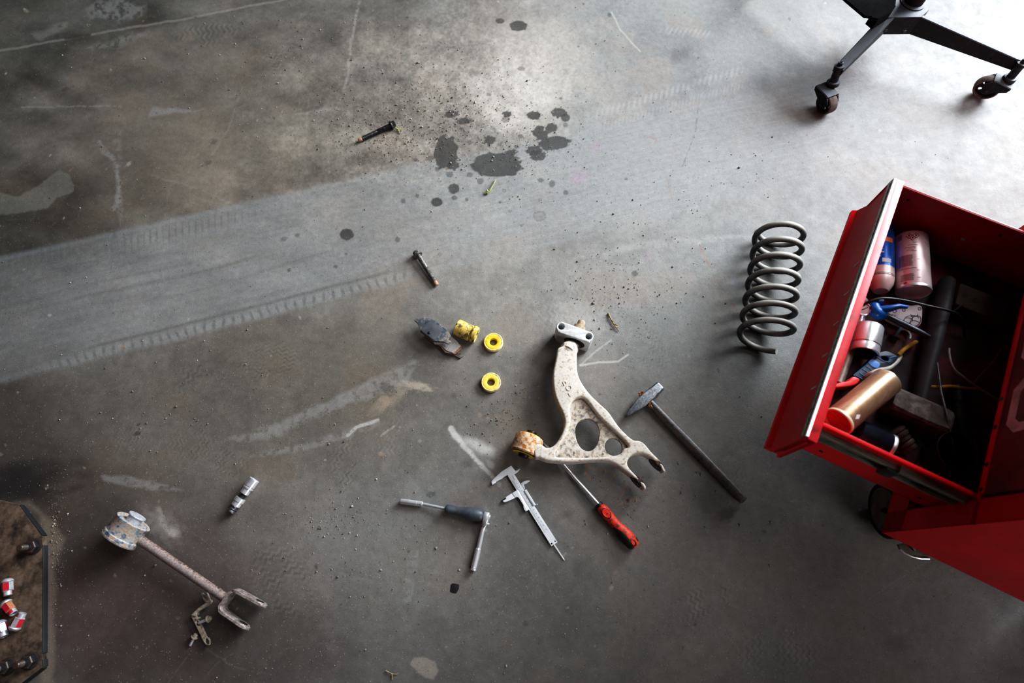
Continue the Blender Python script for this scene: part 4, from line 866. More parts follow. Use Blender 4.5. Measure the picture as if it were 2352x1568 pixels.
# ================================================================ trailing link with bushing and fork
LINKM = mk('blue_rust_paint', [(0.28, rgb(40, 48, 60)), (0.42, rgb(96, 106, 118)), (0.52, rgb(160, 158, 152)), (0.60, rgb(150, 120, 96)), (0.70, rgb(186, 176, 164))], scale=95, rough=.55, bump=.3, detail=8, dist=0)
RODM = mk('rusty_rod', [(0.38, rgb(28, 25, 26)), (0.49, rgb(84, 72, 66)), (0.56, rgb(140, 102, 80)), (0.64, rgb(118, 108, 104))], scale=300, rough=.75, bump=.4, dust=rgb(146, 140, 138), dustamt=.5)
FORKM = mk('bare_fork', [(0.3, rgb(84, 72, 66)), (0.5, rgb(140, 128, 122)), (0.7, rgb(176, 168, 164))], scale=140, rough=.5, metal=.3, bump=.2)
def pH(x, y, z): return P(220 + x / 11.2, 1160 + y / 11.2, z)
def pI(x, y, z): return P(420 + x / 9.22, 1330 + y / 9.22, z)
def pIl(pts, z): return outl(pts, z, 420, 1330, 9.22)
link = T('suspension_link', 'rusty trailing link with barrel bushing at one end and fork at the other', 'suspension link', P(420, 1305))
RZ = .0385
c0, c1 = pH(600, 880, RZ), pH(990, 400, RZ); c1 = c0 + (c1 - c0)
axd = (c1 - c0).normalized(); M = frame(c0, c1); L = LEN(c0, c1); rB = .0365
bar = link.add('bushing_barrel', MB().lathe(M, [(.004, rB * .84), (.0, rB * .88), (-.001, rB * .98), (.0, rB * 1.05), (.009, rB * 1.05), (.011, rB * 1.0), (L * .86, rB * .99), (L * .93, rB * 1.03), (L * .97, rB * 1.03), (L, rB * .97), (L * .995, rB * .85), (L * .93, rB * .80)], 56), LINKM, label='barrel with flaking blue-grey paint')
link.add('end_rim', MB().lathe(M, [(-.0025, rB * 1.02), (-.001, rB * 1.075), (.002, rB * 1.075), (.003, rB * 1.0), (-.0025, rB * 1.02)], 56, cap=False), FORKM, parent=bar)
off = (pH(1080, 340, RZ) - c1) * .35; off.z = .004
M2 = frame(c1 + off - axd * .01, c1 + off + axd * .02)
link.add('inner_sleeve', MB().lathe(M2, [(0, .0150), (.0155, .0155), (.0185, .0190), (.0205, .0185), (.0212, .015), (.0205, .006)], 36), mk('pale_steel', [(0.3, rgb(150, 150, 156)), (0.7, rgb(206, 210, 220))], scale=120, rough=.45, metal=.4), parent=bar, label='pale steel inner sleeve end')
ra_, rb_ = pH(1130, 880, .030), pI(880, 385, .027)
link.add('rod', MB().tube([ra_ - (rb_ - ra_) * .06, ra_, lerp(ra_, rb_, .5), rb_, rb_ + (rb_ - ra_) * .03], [.0135, .0098, .0094, .0094, .0096], 28), RODM, label='rust-mottled rod', ang=60)
# fork: a vertical strap bent into a U, holes through both ends
zf0, zf1 = .006, .040
fd = (rb_ - ra_); fd.z = 0; fd.normalize()
uT, lT = pI(1740, 575, zf1), pI(1385, 1050, zf1)
uB, lB = pI(1120, 225, zf1), pI(790, 630, zf1)
path = [(P_.x, P_.y) for P_ in ()]
inn = [pI(1700, 590, zf1), pI(1110, 262, zf1), pI(1030, 262, zf1), pI(940, 330, zf1), pI(830, 490, zf1), pI(775, 560, zf1), pI(775, 640, zf1), pI(830, 720, zf1), pI(1330, 1075, zf1)]
# centre line of the strap, sampled smoothly
cl = cat([(q.x, q.y) for q in inn], 6, closed=False)
cl = [Vector((q[0], q[1], 0)) for q in cl]
strap = MB(); th2 = .0030; Nn = len(cl)
ringsA = []
acc = [0.0]
for i in range(1, Nn): acc.append(acc[-1] + (cl[i] - cl[i - 1]).length)
tot = acc[-1]; hm = (zf0 + zf1) / 2; hh_ = (zf1 - zf0) / 2
for i, q in enumerate(cl):
    t = (cl[min(i + 1, Nn - 1)] - cl[max(i - 1, 0)]).normalized(); nn = Vector((-t.y, t.x, 0))
    s = min(acc[i], tot - acc[i]); k = 1.0 if s > hh_ else math.sqrt(max(.02, 1 - ((hh_ - s) / hh_) ** 2)); 
    h = hh_ * k * (1.0 if s > .045 else .92); b_ = .0006
    ringsA.append([tuple(q + nn * a_ + Vector((0, 0, hm + z_))) for a_, z_ in ((-th2, -h + b_), (-th2 + b_, -h), (th2 - b_, -h), (th2, -h + b_), (th2, h - b_), (th2 - b_, h), (-th2 + b_, h), (-th2, h - b_))])
strap.loft(ringsA)
fk = link.add('fork', strap, FORKM, label='bare steel U-shaped fork', ang=40)
HOLE = flat('bolt_hole', rgb(10, 9, 9), rough=.8)
for idx, sg in ((0, 1), (-1, 1)):
    p = cl[0] if idx == 0 else cl[-1]; q = cl[6] if idx == 0 else cl[-7]; t = (q - p).normalized()
    c = p + t * .0175 + Vector((0, 0, hm)); n_ = Vector((-t.y, t.x, 0))
    for s2 in (1, -1):
        d = n_ * s2
        link.add('bolt_hole', MB().lathe(frame(c + d * .0020, c + d * .0034), [(0, .0096), (.00128, .0096), (.0013, .0080)], 28), HOLE, parent=fk, label='dark bolt hole')
        link.add('hole_edge', MB().lathe(frame(c + d * .0020, c + d * .0034), [(.0009, .0096), (.0016, .0098), (.0018, .0106), (.0009, .0112)], 28, cap=False), FORKM, parent=fk)

# ---------------------------------------------------------------- small bent bracket and two little bolts
BRKT = mk('dusty_bracket', [(0.3, rgb(96, 86, 76)), (0.55, rgb(156, 144, 130)), (0.8, rgb(186, 174, 158))], scale=140, rough=.7, metal=.2, bump=.2)
zk = .012
lowL = [(165, 765), (185, 740), (230, 725), (285, 745), (300, 800), (345, 880), (410, 990), (500, 1195), (560, 1290), (577, 1345), (565, 1385), (540, 1398), (500, 1378), (440, 1330), (375, 1200), (240, 920)]
upL = [(168, 770), (180, 735), (320, 605), (455, 510), (520, 470), (545, 440), (570, 462), (560, 500), (500, 565), (310, 690), (285, 745), (250, 790)]
tabL = [(388, 288), (405, 300), (455, 400), (490, 415), (525, 405), (470, 285), (480, 280), (500, 310), (550, 425), (570, 465), (540, 500), (480, 480), (440, 440)]
bk_ = T('small_bracket', 'little dusty bent bracket lying against the fork of the link', 'bracket', P(465, 1425))
bk_.add('lower_strap', MB().plate([cat(pIl(lowL, zk), 3), circ(P2(*[420 + 515 / 9.22, 1330 + 1310 / 9.22], zk), .0042, 22, ry=.0062, rot=.35), circ(P2(420 + 320 / 9.22, 1330 + 935 / 9.22, zk), .0032, 20, ry=.0052, rot=.5)], zk - .004, zk, .0008), BRKT)
bk_.add('upper_strap', MB().plate([cat(pIl(upL, zk + .004), 3)], zk - .010, zk + .003, .0015), BRKT)
bk_.add('slotted_tab', MB().plate([pIl(tabL, zk + .004)], zk - .006, zk + .005, .0005), BRKT)
bk_.add('locating_tab', MB().plate([pIl([(255, 830), (300, 800), (365, 800), (355, 830), (290, 860)], zk + .003)], zk - .002, zk + .003, .0006), BRKT)
ALB = flat('bright_bolt', rgb(206, 210, 216), rough=.35, metal=.25, bump=.05)
def smallbolt(lab, tip, head, z0, z1):
    a = pI(*head, z1); b = pI(*tip, z0); M = frame(a, b); L = LEN(a, b)
    t_ = T('small_bolt', lab, 'bolt', Vector((a.x, a.y, 0)), 'small bolts by the bracket')
    t_.add('shank', MB().lathe(M, [(0, .0028), (L - .001, .0028), (L, .0022)], 16), ALB, label='bright shank')
    hm_ = MB(); hm_.lathe(M, [(-.0008, .0070), (.0008, .0072), (.0014, .0060)], 24); hm_.lathe(M, [(-.0065, .0040), (-.0058, .0046), (-.0005, .0048)], 6)
    t_.add('head', hm_, BRKT, label='dusty flanged head')
smallbolt('small bright bolt poking through the hole of the little bracket', (325, 930), (535, 842), .0125, .017)
smallbolt('small bright bolt lying loose at bottom left of the little bracket', (150, 1405), (245, 1225), .0035, .0075)

# ================================================================ base plate of the lift, bottom left
BASEM = mk('dirty_plate', [(0.30, rgb(28, 24, 22)), (0.44, rgb(62, 52, 44)), (0.58, rgb(92, 78, 66)), (0.8, rgb(118, 104, 90))], scale=38, rough=.95, bump=.5, detail=10, dist=0, spec=.2)
EDGEM = mk('black_edge', [(0.3, rgb(14, 15, 17)), (0.7, rgb(28, 30, 33))], scale=50, rough=.6, bump=.15)
zp = .0135
lift = T('lift_base_plate', 'rust-brown bolted steel base plate at the left edge of the photo', 'base plate', P(40, 1360))
bpl = [(-330, 1085), (42, 1157), (98, 1233), (97, 1370), (96, 1503), (98, 1532), (50, 1568), (-330, 1850)]
lift.add('plate', MB().plate([[P2(x, y, zp) for x, y in bpl]], .0002, zp, .0008), BASEM)
def edge(p, q, nm='painted_edge'):
    a, b = P(*p, zp - .0005), P(*q, zp - .0005); t = (b - a).normalized(); n_ = Vector((t.y, -t.x, 0)); n_ = n_ if n_.x > 0 else -n_
    lift.add(nm, MB().loft([[tuple(Vector((v.x, v.y, 0)) + n_ * o_ + Vector((0, 0, z_))) for o_, z_ in ((-.003, .0003), (.0022, .0003), (.0022, zp - .003), (.0012, zp - .0002), (-.003, zp - .0002))] for v in (a, b)]), EDGEM, label='black painted edge strip')
edge((44, 1160), (97, 1230)); edge((98, 1252), (96.5, 1500)); edge((97, 1515), (98, 1531)); edge((97, 1533), (50, 1569))
NUTM = mk('black_nut', [(0.3, rgb(24, 26, 30)), (0.7, rgb(58, 60, 64))], scale=60, rough=.42, metal=.5, bump=.2, dust=rgb(96, 78, 62), dustamt=.55)
def anchor(px, py, tx, ty, hgt):
    c = P(px, py, zp); top = P(tx, ty, hgt); ax_ = Vector((top.x - c.x, top.y - c.y, hgt - zp)); Mn = frame(c, c + ax_)
    Lh = ax_.length
    st_ = lift.add('anchor_bolt', MB().lathe(Mn, [(0, .0072), (Lh * .6, .0072)] + [(Lh * (.6 + .35 * k / 12) + (Lh * .014 if s_ else 0), .0074 if s_ else .0066) for k in range(12) for s_ in (0, 1)] + [(Lh * .97, .0068), (Lh, .0052)], 24), NUTM, label='black threaded anchor bolt')
    lift.add('washer', MB().lathe(Mn, [(.0002, .0170), (.0022, .0170), (.0026, .0160)], 32), NUTM, parent=st_)
    lift.add('nut', MB().lathe(Mn, [(.0024, .0125), (.0035, .0135), (.0145, .0135), (.0160, .0115)], 6).lathe(Mn, [(.0024, .0150), (.0042, .0148)], 28), NUTM, parent=st_)
anchor(79, 1254.5, 44, 1258.5, .056); anchor(71, 1517, 35, 1529, .056); anchor(18, 1530, -22, 1541, .056)
# the lift's red post stands on the plate, out of the photo to the left
POST = mk('post_red', [(0.3, rgb(96, 12, 14)), (0.7, rgb(130, 20, 22))], scale=10, rough=.5, bump=.05)
q0 = P(-150, 1380, zp)
lift.add('lift_post', MB().box2((q0.x - .30, q0.y - .17, zp), (q0.x, q0.y + .17, 2.6), .01), POST, label='red steel post of the lift')
RLUG = [(0.36, rgb(172, 174, 178)), (0.46, rgb(214, 216, 220)), (0.50, rgb(160, 24, 40)), (0.8, rgb(150, 22, 38))]
LUGC = mk('lug_chrome', [(0.3, rgb(140, 140, 143)), (0.7, rgb(196, 198, 202))], scale=60, rough=.4, metal=.45, bump=.1)
LUGR = flat('lug_red', rgb(158, 24, 44), rough=.4, bump=.1)
def pK(x, y, z): return P(x / 5.64, 1290 + y / 5.64, z)
LUGK = mk('lug_rust', [(0.36, rgb(90, 58, 34)), (0.48, rgb(164, 120, 80)), (0.58, rgb(150, 60, 60)), (0.7, rgb(200, 196, 190))], scale=160, rough=.55, metal=.2, bump=.2)
def lug(lab, fl, en, rot=0, first=None, rusty=False):
    zz = zp + .0100
    a = pK(*fl, zz); b = pK(*en, zz); L = .034; M = frame(a, b) @ Matrix.Rotation(rot, 4, 'Z')
    if first:
        c_ = dup(first, M, lab, 'red and chrome lug nuts')
        if rusty:
            for h_ in c_.children:
                if h_.name.startswith('hex_body'): h_.data = h_.data.copy(); h_.data.materials[0] = LUGK; h_['label'] = 'rust-stained hexagonal body'
        return c_
    t_ = T('lug_nut', lab, 'lug nut', None, 'red and chrome lug nuts', M=M)
    t_.add('hex_body', MB().lathe(Matrix(), [(.006, .0092), (.0075, .0100), (.024, .0100), (.0252, .0088)], 6), LUGC, local=True, ang=20)
    t_.add('flange', MB().lathe(Matrix(), [(-.001, .0050), (-.0005, .0072), (.003, .0105), (.0050, .0112), (.0066, .0104)], 32), LUGC, local=True)
    t_.add('neck', MB().lathe(Matrix(), [(.0245, .0078), (.0330, .0076), (.0338, .0066), (.0335, .0055), (.026, .0052)], 28), LUGC, local=True)
    rm = MB()
    for k in (0, 1):
        a0 = math.pi / 3 * (2 * k) ; r = .01008
        for h0, h1 in ((.0078, .0236),):
            q = [(r * math.cos(a0), r * math.sin(a0)), (r * math.cos(a0 + math.pi / 3), r * math.sin(a0 + math.pi / 3))]
            rm.loft([[(q[0][0], q[0][1], h0), (q[1][0], q[1][1], h0), (q[1][0] * .98, q[1][1] * .98, h0), (q[0][0] * .98, q[0][1] * .98, h0)], [(q[0][0], q[0][1], h1), (q[1][0], q[1][1], h1), (q[1][0] * .98, q[1][1] * .98, h1), (q[0][0] * .98, q[0][1] * .98, h1)]])
    rm.lathe(Matrix(), [(.0250, .00785), (.0325, .00765)], 8, a0=-.2, a1=1.3, cap=False)
    t_.add('red_face', rm, LUGR, local=True, label='faces with red paint', ang=20)
    return t_.o
l1 = lug('red and chrome lug nut nearest the top of the base plate heap', (94, 225), (103, 420), R(-80))
lug('rust-stained lug nut touching the end of the lowest whole nut', (62, 520), (185, 680), R(60), l1, True)
lug('red and chrome lug nut with its narrow end pointing up right', (175, 885), (292, 665), R(10), l1)
lug('lug nut cut off by the left edge of the photo', (-5, 770), (45, 935), R(190), l1)

# ================================================================ black wheeled stand, top right
STB = mk('stand_black', [(0.3, rgb(14, 14, 16)), (0.6, rgb(24, 24, 27)), (0.8, rgb(52, 52, 56))], scale=110, rough=.55, metal=.1, bump=.15, dust=rgb(112, 116, 124), dustamt=.5, spec=.3)
MATTE = flat('matte_black', rgb(10, 10, 11), rough=.9, bump=.05, spec=.08)
STW = mk('caster_tread', [(0.3, rgb(66, 58, 52)), (0.7, rgb(120, 110, 102))], scale=50, rough=.85, bump=.3)
STD = flat('caster_black', rgb(16, 16, 18), rough=.45, bump=.08)
stand = T('wheeled_stand', 'black steel workshop stand on spread legs with spoked casters', 'stand', P(2090, 40))
def pS(x, y, z): return P(1750 + x / 3.907, y / 3.907, z)
zh = .150
def beam(nm, top_in, top_out, w0, w1, d0, d1, z0, z1, side=1):
    a = Vector(top_in); b = Vector(top_out); t = (b - a); t.z = 0; t.normalize(); n_ = Vector((-t.y, t.x, 0)) * side
    r_ = []
    for p, w_, d_, z_ in ((a, w0, d0, z0), (b, w1, d1, z1)):
        e = .002
        r_.append([tuple(Vector((p.x, p.y, z_)) + n_ * o_ + Vector((0, 0, -q_))) for o_, q_ in ((0, e), (e, 0), (w_ - e, 0), (w_, e), (w_, d_ - e), (w_ - e, d_), (e, d_), (0, d_ - e))])
    return stand.add(nm, MB().loft(r_), STB)
# right leg: front-top edge from (1440,150) to (2352,560); its deep side faces the viewer
A = pS(1430, 155, zh); B = pS(2385, 575, .118)
leg2 = beam('leg', A, B, .013, .010, .056, .032, zh, .118, side=1)
# left leg: right-hand top edge from (1185,160) down to (735,640)
A1 = pS(1190, 160, zh); B1 = pS(735, 632, .112)
leg1 = beam('leg', A1, B1, .030, .026, .052, .020, zh, .112, side=-1)
# rear leg runs up and out of the photo
A3 = pS(1150, 40, zh); c3 = P(1745, -40)
leg3 = beam('leg', pS(1090, 60, zh), Vector((c3.x + .02, c3.y, .12)), .05, .04, .012, .012, zh, .125, side=1)
# hub between the legs
hp = [pS(1188, 158, zh), pS(1432, 156, zh), pS(1500, 90, zh), pS(1470, -120, zh), pS(1100, -140, zh), pS(1060, 60, zh), pS(1090, 165, zh)]
stand.add('hub', MB().plate([[(q.x, q.y) for q in hp]], zh - .056, zh + .001, .002), STB, label='welded hub between the legs')
pc = pS(1352, 22, zh); 
stand.add('pole', MB().lathe(Matrix.Translation((pc.x, pc.y, zh)), [(0, .034), (.004, .034), (.006, .026), (.42, .026), (.42, .020), (.43, .019)], 36), STB)
stand.add('gusset_plate', MB().plate([[(q.x, q.y) for q in (pS(765, -5, .2), pS(930, 134, .2), pS(988, 140, .2), pS(998, 152, .2), pS(1052, 160, .2), pS(1200, 60, .2), pS(1240, -260, .2), pS(560, -190, .2))]], .190, .198, .0005).plate([[(q.x, q.y) for q in (pS(1000, 100, .19), pS(1060, 150, .19), pS(1200, 60, .19), pS(1130, -100, .19))]], zh, .191, .0005), MATTE, label='flat black plate above the hub')
for q_ in ((1110, 275), (1275, 285)):
    p = pS(*q_, zh - .03); stand.add('weld_bead', MB().box((.012, .004, .008), Matrix.Translation(p) @ Matrix.Rotation(.3, 4, 'Z'), .0018), DSTEEL, parent=leg2)
def caster(contact, faced, wr, tw, collar, top):
    """contact: point on floor; faced: horizontal direction the spoked face looks to"""
    f = Vector(faced).normalized(); g = Vector((-f.y, f.x, 0)); c = Vector((contact.x, contact.y, wr))
    w0 = c - f * tw / 2
    Mw = frame(w0, w0 + f)
    Ls = LEN(collar, top); Mst = frame(collar, top); top = Vector((collar.x, collar.y, 0))
    root = stand.add('caster_stem', MB().lathe(Mst, [(-.008, .0130), (-.004, .0175), (.004, .0175), (.006, .0165), (.007, .0108), (Ls - .020, .0108), (Ls - .019, .0130), (Ls - .011, .0130), (Ls - .010, .0066), (Ls - .001, .0066), (Ls, .0054), (Ls - .0005, .0032), (Ls - .004, .0030)], 28), STB)
    stand.add('tread', MB().lathe(Mw, [(.0005, wr * .84), (0, wr * .9), (tw * .06, wr * .97), (tw * .2, wr), (tw * .8, wr), (tw * .94, wr * .97), (tw, wr * .9), (tw - .0005, wr * .84), (.0005, wr * .84)], 48, cap=False), STW, parent=root, label='dusty grey tyre')
    # disc with round holes
    holes = [circ((wr * .50 * math.cos(k * math.pi * 2 / 5), wr * .50 * math.sin(k * math.pi * 2 / 5)), wr * .15, 16) for k in range(5)]
    stand.add('spoked_wheel', MB().plate([circ((0, 0), wr * .86, 44)] + holes, tw * .40, tw * .60, .0004, M=Mw).lathe(Mw, [(-.004, wr * .14), (tw + .004, wr * .14)], 20), STD, parent=root, label='black wheel disc with round holes')
    fk_ = MB(); tp_ = Vector((top.x, top.y, 0)); lat = (tp_ - Vector((c.x, c.y, 0))).dot(g); sg_ = 1 if lat > 0 else -1; al = abs(lat)
    for s in (-.0065, tw + .0025):
        o = w0 + f * s; o.z = 0; prof_ = []
        for y_, z_ in ((-.008, wr - .006), (.006, wr - .010), (wr * .55, wr * 1.1), (al + .014, wr * 1.55), (al + .016, wr * 1.88), (al - .014, wr * 1.95), (-.006, wr * 1.95), (-wr * .55, wr * 1.5)):
            prof_.append(g * (sg_ * y_) + Vector((0, 0, z_)))
        fk_.loft([[tuple(o + q) for q in prof_], [tuple(o + f * .004 + q) for q in prof_]])
    hood = []
    for y_, z_ in ((-.004, wr * 2.02), (.006, wr * 2.04), (al - .010, wr * 1.98), (al + .016, wr * 1.88)):
        o = w0 + g * (sg_ * y_); o.z = z_
        hood.append([tuple(o + f * a_ + Vector((0, 0, b_))) for a_, b_ in ((-.0065, -.003), (tw + .0065, -.003), (tw + .0065, .001), (tw + .004, .003), (-.004, .003), (-.0065, .001))])
    fk_.loft(hood)
    stand.add('fork', fk_, STB, parent=root, label='pressed steel caster fork')
    stand.add('axle_bolt', MB().lathe(Mw, [(-.008, .0055), (tw + .0075, .0055), (tw + .0085, .004)], 12), DSTEEL, parent=root)
caster(P(1899, 237, .029), (-1.0, -.42, 0), .029, .027, P(1913, 191, .064), P(1932, 142, .124))
caster(P(2267, 201, .032), (-.50, -.86, 0), .033, .024, P(2318, 181, .070), P(2356, 136, .130))
caster(c3, (-.8, -.6, 0), .030, .024, Vector((c3.x + .02, c3.y, .066)), Vector((c3.x + .02, c3.y, .126)))
# ================================================================ red tool cabinet with its bottom drawer pulled out
RED = mk('red_paint', [(0.3, rgb(184, 2, 14)), (0.6, rgb(208, 4, 20)), (0.8, rgb(214, 14, 28))], scale=9, rough=.42, bump=.04, rvar=.08, spec=.15)
REDW = mk('worn_red_paint', [(0.30, rgb(120, 24, 28)), (0.40, rgb(190, 20, 32)), (0.55, rgb(222, 30, 46)), (0.66, rgb(216, 74, 84)), (0.8, rgb(226, 120, 124))], scale=16, rough=.42, bump=.05, detail=7)
REDD = mk('dark_red_paint', [(0.3, rgb(60, 10, 14)), (0.6, rgb(120, 14, 20)), (0.8, rgb(140, 20, 26))], scale=12, rough=.5, bump=.05)  # darker red for the lowest closed drawer front
RAILM = mk('greasy_slide', [(0.34, rgb(52, 52, 44)), (0.5, rgb(132, 132, 116)), (0.8, rgb(176, 176, 160))], scale=40, rough=.4, metal=.3, bump=.1, stretch=(.3, 3, 3))
WHITEP = mk('scuffed_white', [(0.3, rgb(150, 130, 136)), (0.6, rgb(206, 190, 194))], scale=40, rough=.6)
U_ = Vector((.46998, .88268, 0)); V_ = Vector((.88268, -.46998, 0)); C0 = Vector((.721463, .054973, 0))
Mc = Matrix((V_, U_, Vector((0, 0, 1)))).transposed().to_4x4(); Mc.translation = C0
cab = T('tool_cabinet', 'red metal rolling tool cabinet with its bottom drawer pulled open', 'tool cabinet', None, M=Mc)
W_, D_, ZB, ZT = .648, .44, .135, .88
def cadd(n, mb, m, parent=None, label=None, **k): return cab.add(n, mb, m, parent, label, local=True, **k)
mb = MB(); t = .0015
mb.box2((0, 0, ZB), (D_, t, ZT)); mb.box2((0, W_ - t, ZB), (D_, W_, ZT)); mb.box2((D_ - t, 0, ZB), (D_, W_, ZT))
mb.box2((0, 0, ZB), (D_, W_, ZB + t)); mb.box2((0, 0, ZT - t), (D_, W_, ZT)); mb.box2((.01, .002, .383), (D_ - .002, W_ - .002, .3845))
mb.box2((0, 0, ZB), (.0015, W_, .198)); mb.box2((0, 0, ZB), (.0015, .043, ZT)); mb.box2((0, W_ - .043, ZB), (.0015, W_, ZT)); mb.box2((0, 0, .376), (.003, W_, .386)); mb.box2((0, .041, .198), (.012, .043, .376)); mb.box2((0, .041, .196), (.012, W_ - .043, .198))
body = cadd('cabinet_body', mb, RED)
# closed drawers above
for k, (z0, z1) in enumerate(((.388, .520), (.526, .606), (.612, .692), (.698, .778), (.784, .868))):
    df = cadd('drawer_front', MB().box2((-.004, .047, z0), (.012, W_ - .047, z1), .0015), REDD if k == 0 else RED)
    cadd('drawer_lip', MB().box2((-.007, .047, z0 - .001), (-.002, W_ - .047, z0 + .009), .0012), RED, parent=df)
    if k == 0:
        for u in (.221, .168, .099, .055): cadd('rivet', MB().lathe(frame((-.0065, u, .3925), (-.0085, u, .3925)), [(0, .0042), (.001, .0040), (.0012, .0025)], 14), DSTEEL, parent=df, label='dark rivet on the lower edge')
        oc = lambda y0, y1, z0_, z1_, c: [(y0 + c, z0_), (y1 - c, z0_), (y1, z0_ + c), (y1, z1_ - c), (y1 - c, z1_), (y0 + c, z1_), (y0, z1_ - c), (y0, z0_ + c)]
        Ml = Matrix(((0, 0, 1, -.0046), (1, 0, 0, 0), (0, 1, 0, 0), (0, 0, 0, 1)))
        lt = MB()
        for y0, y1 in ((.150, .252), (.280, .382)):
            lt.plate([oc(y0, y1, .412, .492, .018), oc(y0 + .016, y1 - .016, .428, .476, .010)], 0, .0006, 0, M=Ml)
        cadd('lettering', lt, WHITEP, parent=df, label='scuffed white block lettering')
# open drawer
DRW = mk('shaded_drawer_red', [(0.3, rgb(140, 8, 18)), (0.6, rgb(176, 12, 22)), (0.8, rgb(186, 22, 30))], scale=9, rough=.42, bump=.04)  # box paint darkened to carry the shade inside the drawer
GRIME_SHADE = mk('drawer_grime_shade', [(0.35, rgb(18, 8, 9)), (0.52, rgb(70, 12, 20)), (0.72, rgb(130, 24, 40))], scale=14, rough=.7, bump=.1)  # dirt plus the drawer's inner shade mixed into the red
dy0, dy1, dz0, dz1, xf = .050, .590, .232, .3735, -.258
mb = MB()
mb.box2((xf, dy1 - t, dz0), (.16, dy1, dz1)); mb.box2((.16 - t, dy0, dz0), (.16, dy1, dz1 - .02))
mb.box2((xf, dy1 - .004, dz1 - .004), (.16, dy1 + .0025, dz1), .0012)
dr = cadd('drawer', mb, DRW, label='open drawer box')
LIT_SIDE = mk('lit_side_red', [(0.3, rgb(224, 4, 18)), (0.6, rgb(238, 8, 24)), (0.8, rgb(240, 18, 32))], scale=9, rough=.42, bump=.03, spec=.2)  # same drawer paint made brighter, light put into the colour
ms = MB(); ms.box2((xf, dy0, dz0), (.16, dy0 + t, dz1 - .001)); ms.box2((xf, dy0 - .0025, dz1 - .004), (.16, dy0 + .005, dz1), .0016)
cadd('drawer_side', ms, LIT_SIDE, parent=dr, label='near side of the drawer, its red lightened as if lit')
cadd('drawer_bottom', MB().box2((xf, dy0, dz0), (.16, dy1, dz0 + t)), GRIME_SHADE, parent=dr, label='grimy drawer bottom, dark red deepened by painted shade')
# front: a folded section along the width (x, z), lip at the bottom
sec = [(-.292, .247), (-.292, .257), (-.284, .262), (-.274, .290), (-.274, .362), (-.270, .364), (-.270, .3765), (-.2685, .380), (-.2575, .380), (-.2555, .3775), (-.2555, .236), (-.262, .236), (-.262, .366), (-.266, .366), (-.266, .285), (-.276, .252), (-.276, .247)]
y0, y1 = .012, .592
mb = MB().loft([[(x, y, z) for x, z in sec] for y in (y0, y1)])
mb.box2((-.276, y0, .250), (-.2560, y0 + .0018, .378), .0005); mb.box2((-.276, y1 - .0018, .250), (-.2560, y1, .378), .0005)
fr = cadd('drawer_panel', mb, RED, parent=dr, label='folded red front of the open drawer')
cadd('top_rail', MB().box2((-.2706, y0, .3796), (-.2550, y1, .3815), .0006), REDW, parent=dr, label='scratched red top edge of the drawer front')
TRIM = flat('trim_chrome', (0.95, 0.95, 0.96, 1), rough=.22, metal=.12, bump=.01, var=.03)
cadd('chrome_trim', MB().loft([[(x, y, z) for x, z in ((-.2755, .3770), (-.2762, .3815), (-.2755, .3836), (-.2712, .3838), (-.2706, .3815), (-.2720, .3770))] for y in (y0 + .003, y1 - .002)]), TRIM, parent=dr, label='bright chrome pull along the front edge')
cadd('chrome_lip', MB().box2((-.2772, y0 + .002, .365), (-.2752, y1 - .002, .3745), .0006), RAILM, parent=dr)
bits = MB()
for u in (.12, .19, .26, .33, .40): bits.box2((-.2750, u, .330), (-.2738, u + .004, .352), .0005)
cadd('panel_slots', bits, WHITEP, parent=dr, label='worn pale marks on the drawer front')
# slides
sl_ = cadd('drawer_slide', MB().loft([[(x, dy0 - y, z) for y, z in ((.0, .322), (.010, .322), (.010, .326), (.004, .328), (.004, .346), (.010, .348), (.010, .354), (.0, .354))] for x in (xf + .004, -.11)]), RAILM, parent=dr, label='greasy steel slide rail')
cadd('drawer_slide', MB().loft([[(x, dy0 - y, z) for y, z in ((.0, .324), (.013, .324), (.013, .328), (.006, .330), (.006, .350), (.013, .352), (.013, .357), (.0, .357))] for x in (-.11, .16)]), RAILM, parent=dr, label='greasy steel slide rail')
cadd('slide_stop', MB().box2((-.128, dy0 - .016, .318), (-.106, dy0, .352), .002), BLACK, parent=sl_)
for x, z in ((-.20, .262), (-.02, .262)): cadd('screw', MB().lathe(frame((x, dy0 - .0002, z), (x, dy0 - .003, z)), [(0, .0035), (.001, .0034), (.0016, .002)], 14), DSTEEL, parent=dr)
for x, z in ((-.225, .345), (-.045, .345)): cadd('rivet', MB().lathe(frame((x, dy1 - t, z), (x, dy1 - t - .002, z)), [(0, .003), (.001, .0028), (.0015, .0015)], 12), DSTEEL, parent=dr)
cadd('bright_rivet', MB().lathe(frame((-.085, dy1 - t, .30), (-.085, dy1 - t - .003, .30)), [(0, .0042), (.0015, .004), (.0022, .002)], 16), CHROME, parent=dr, label='bright rivet in the far wall')
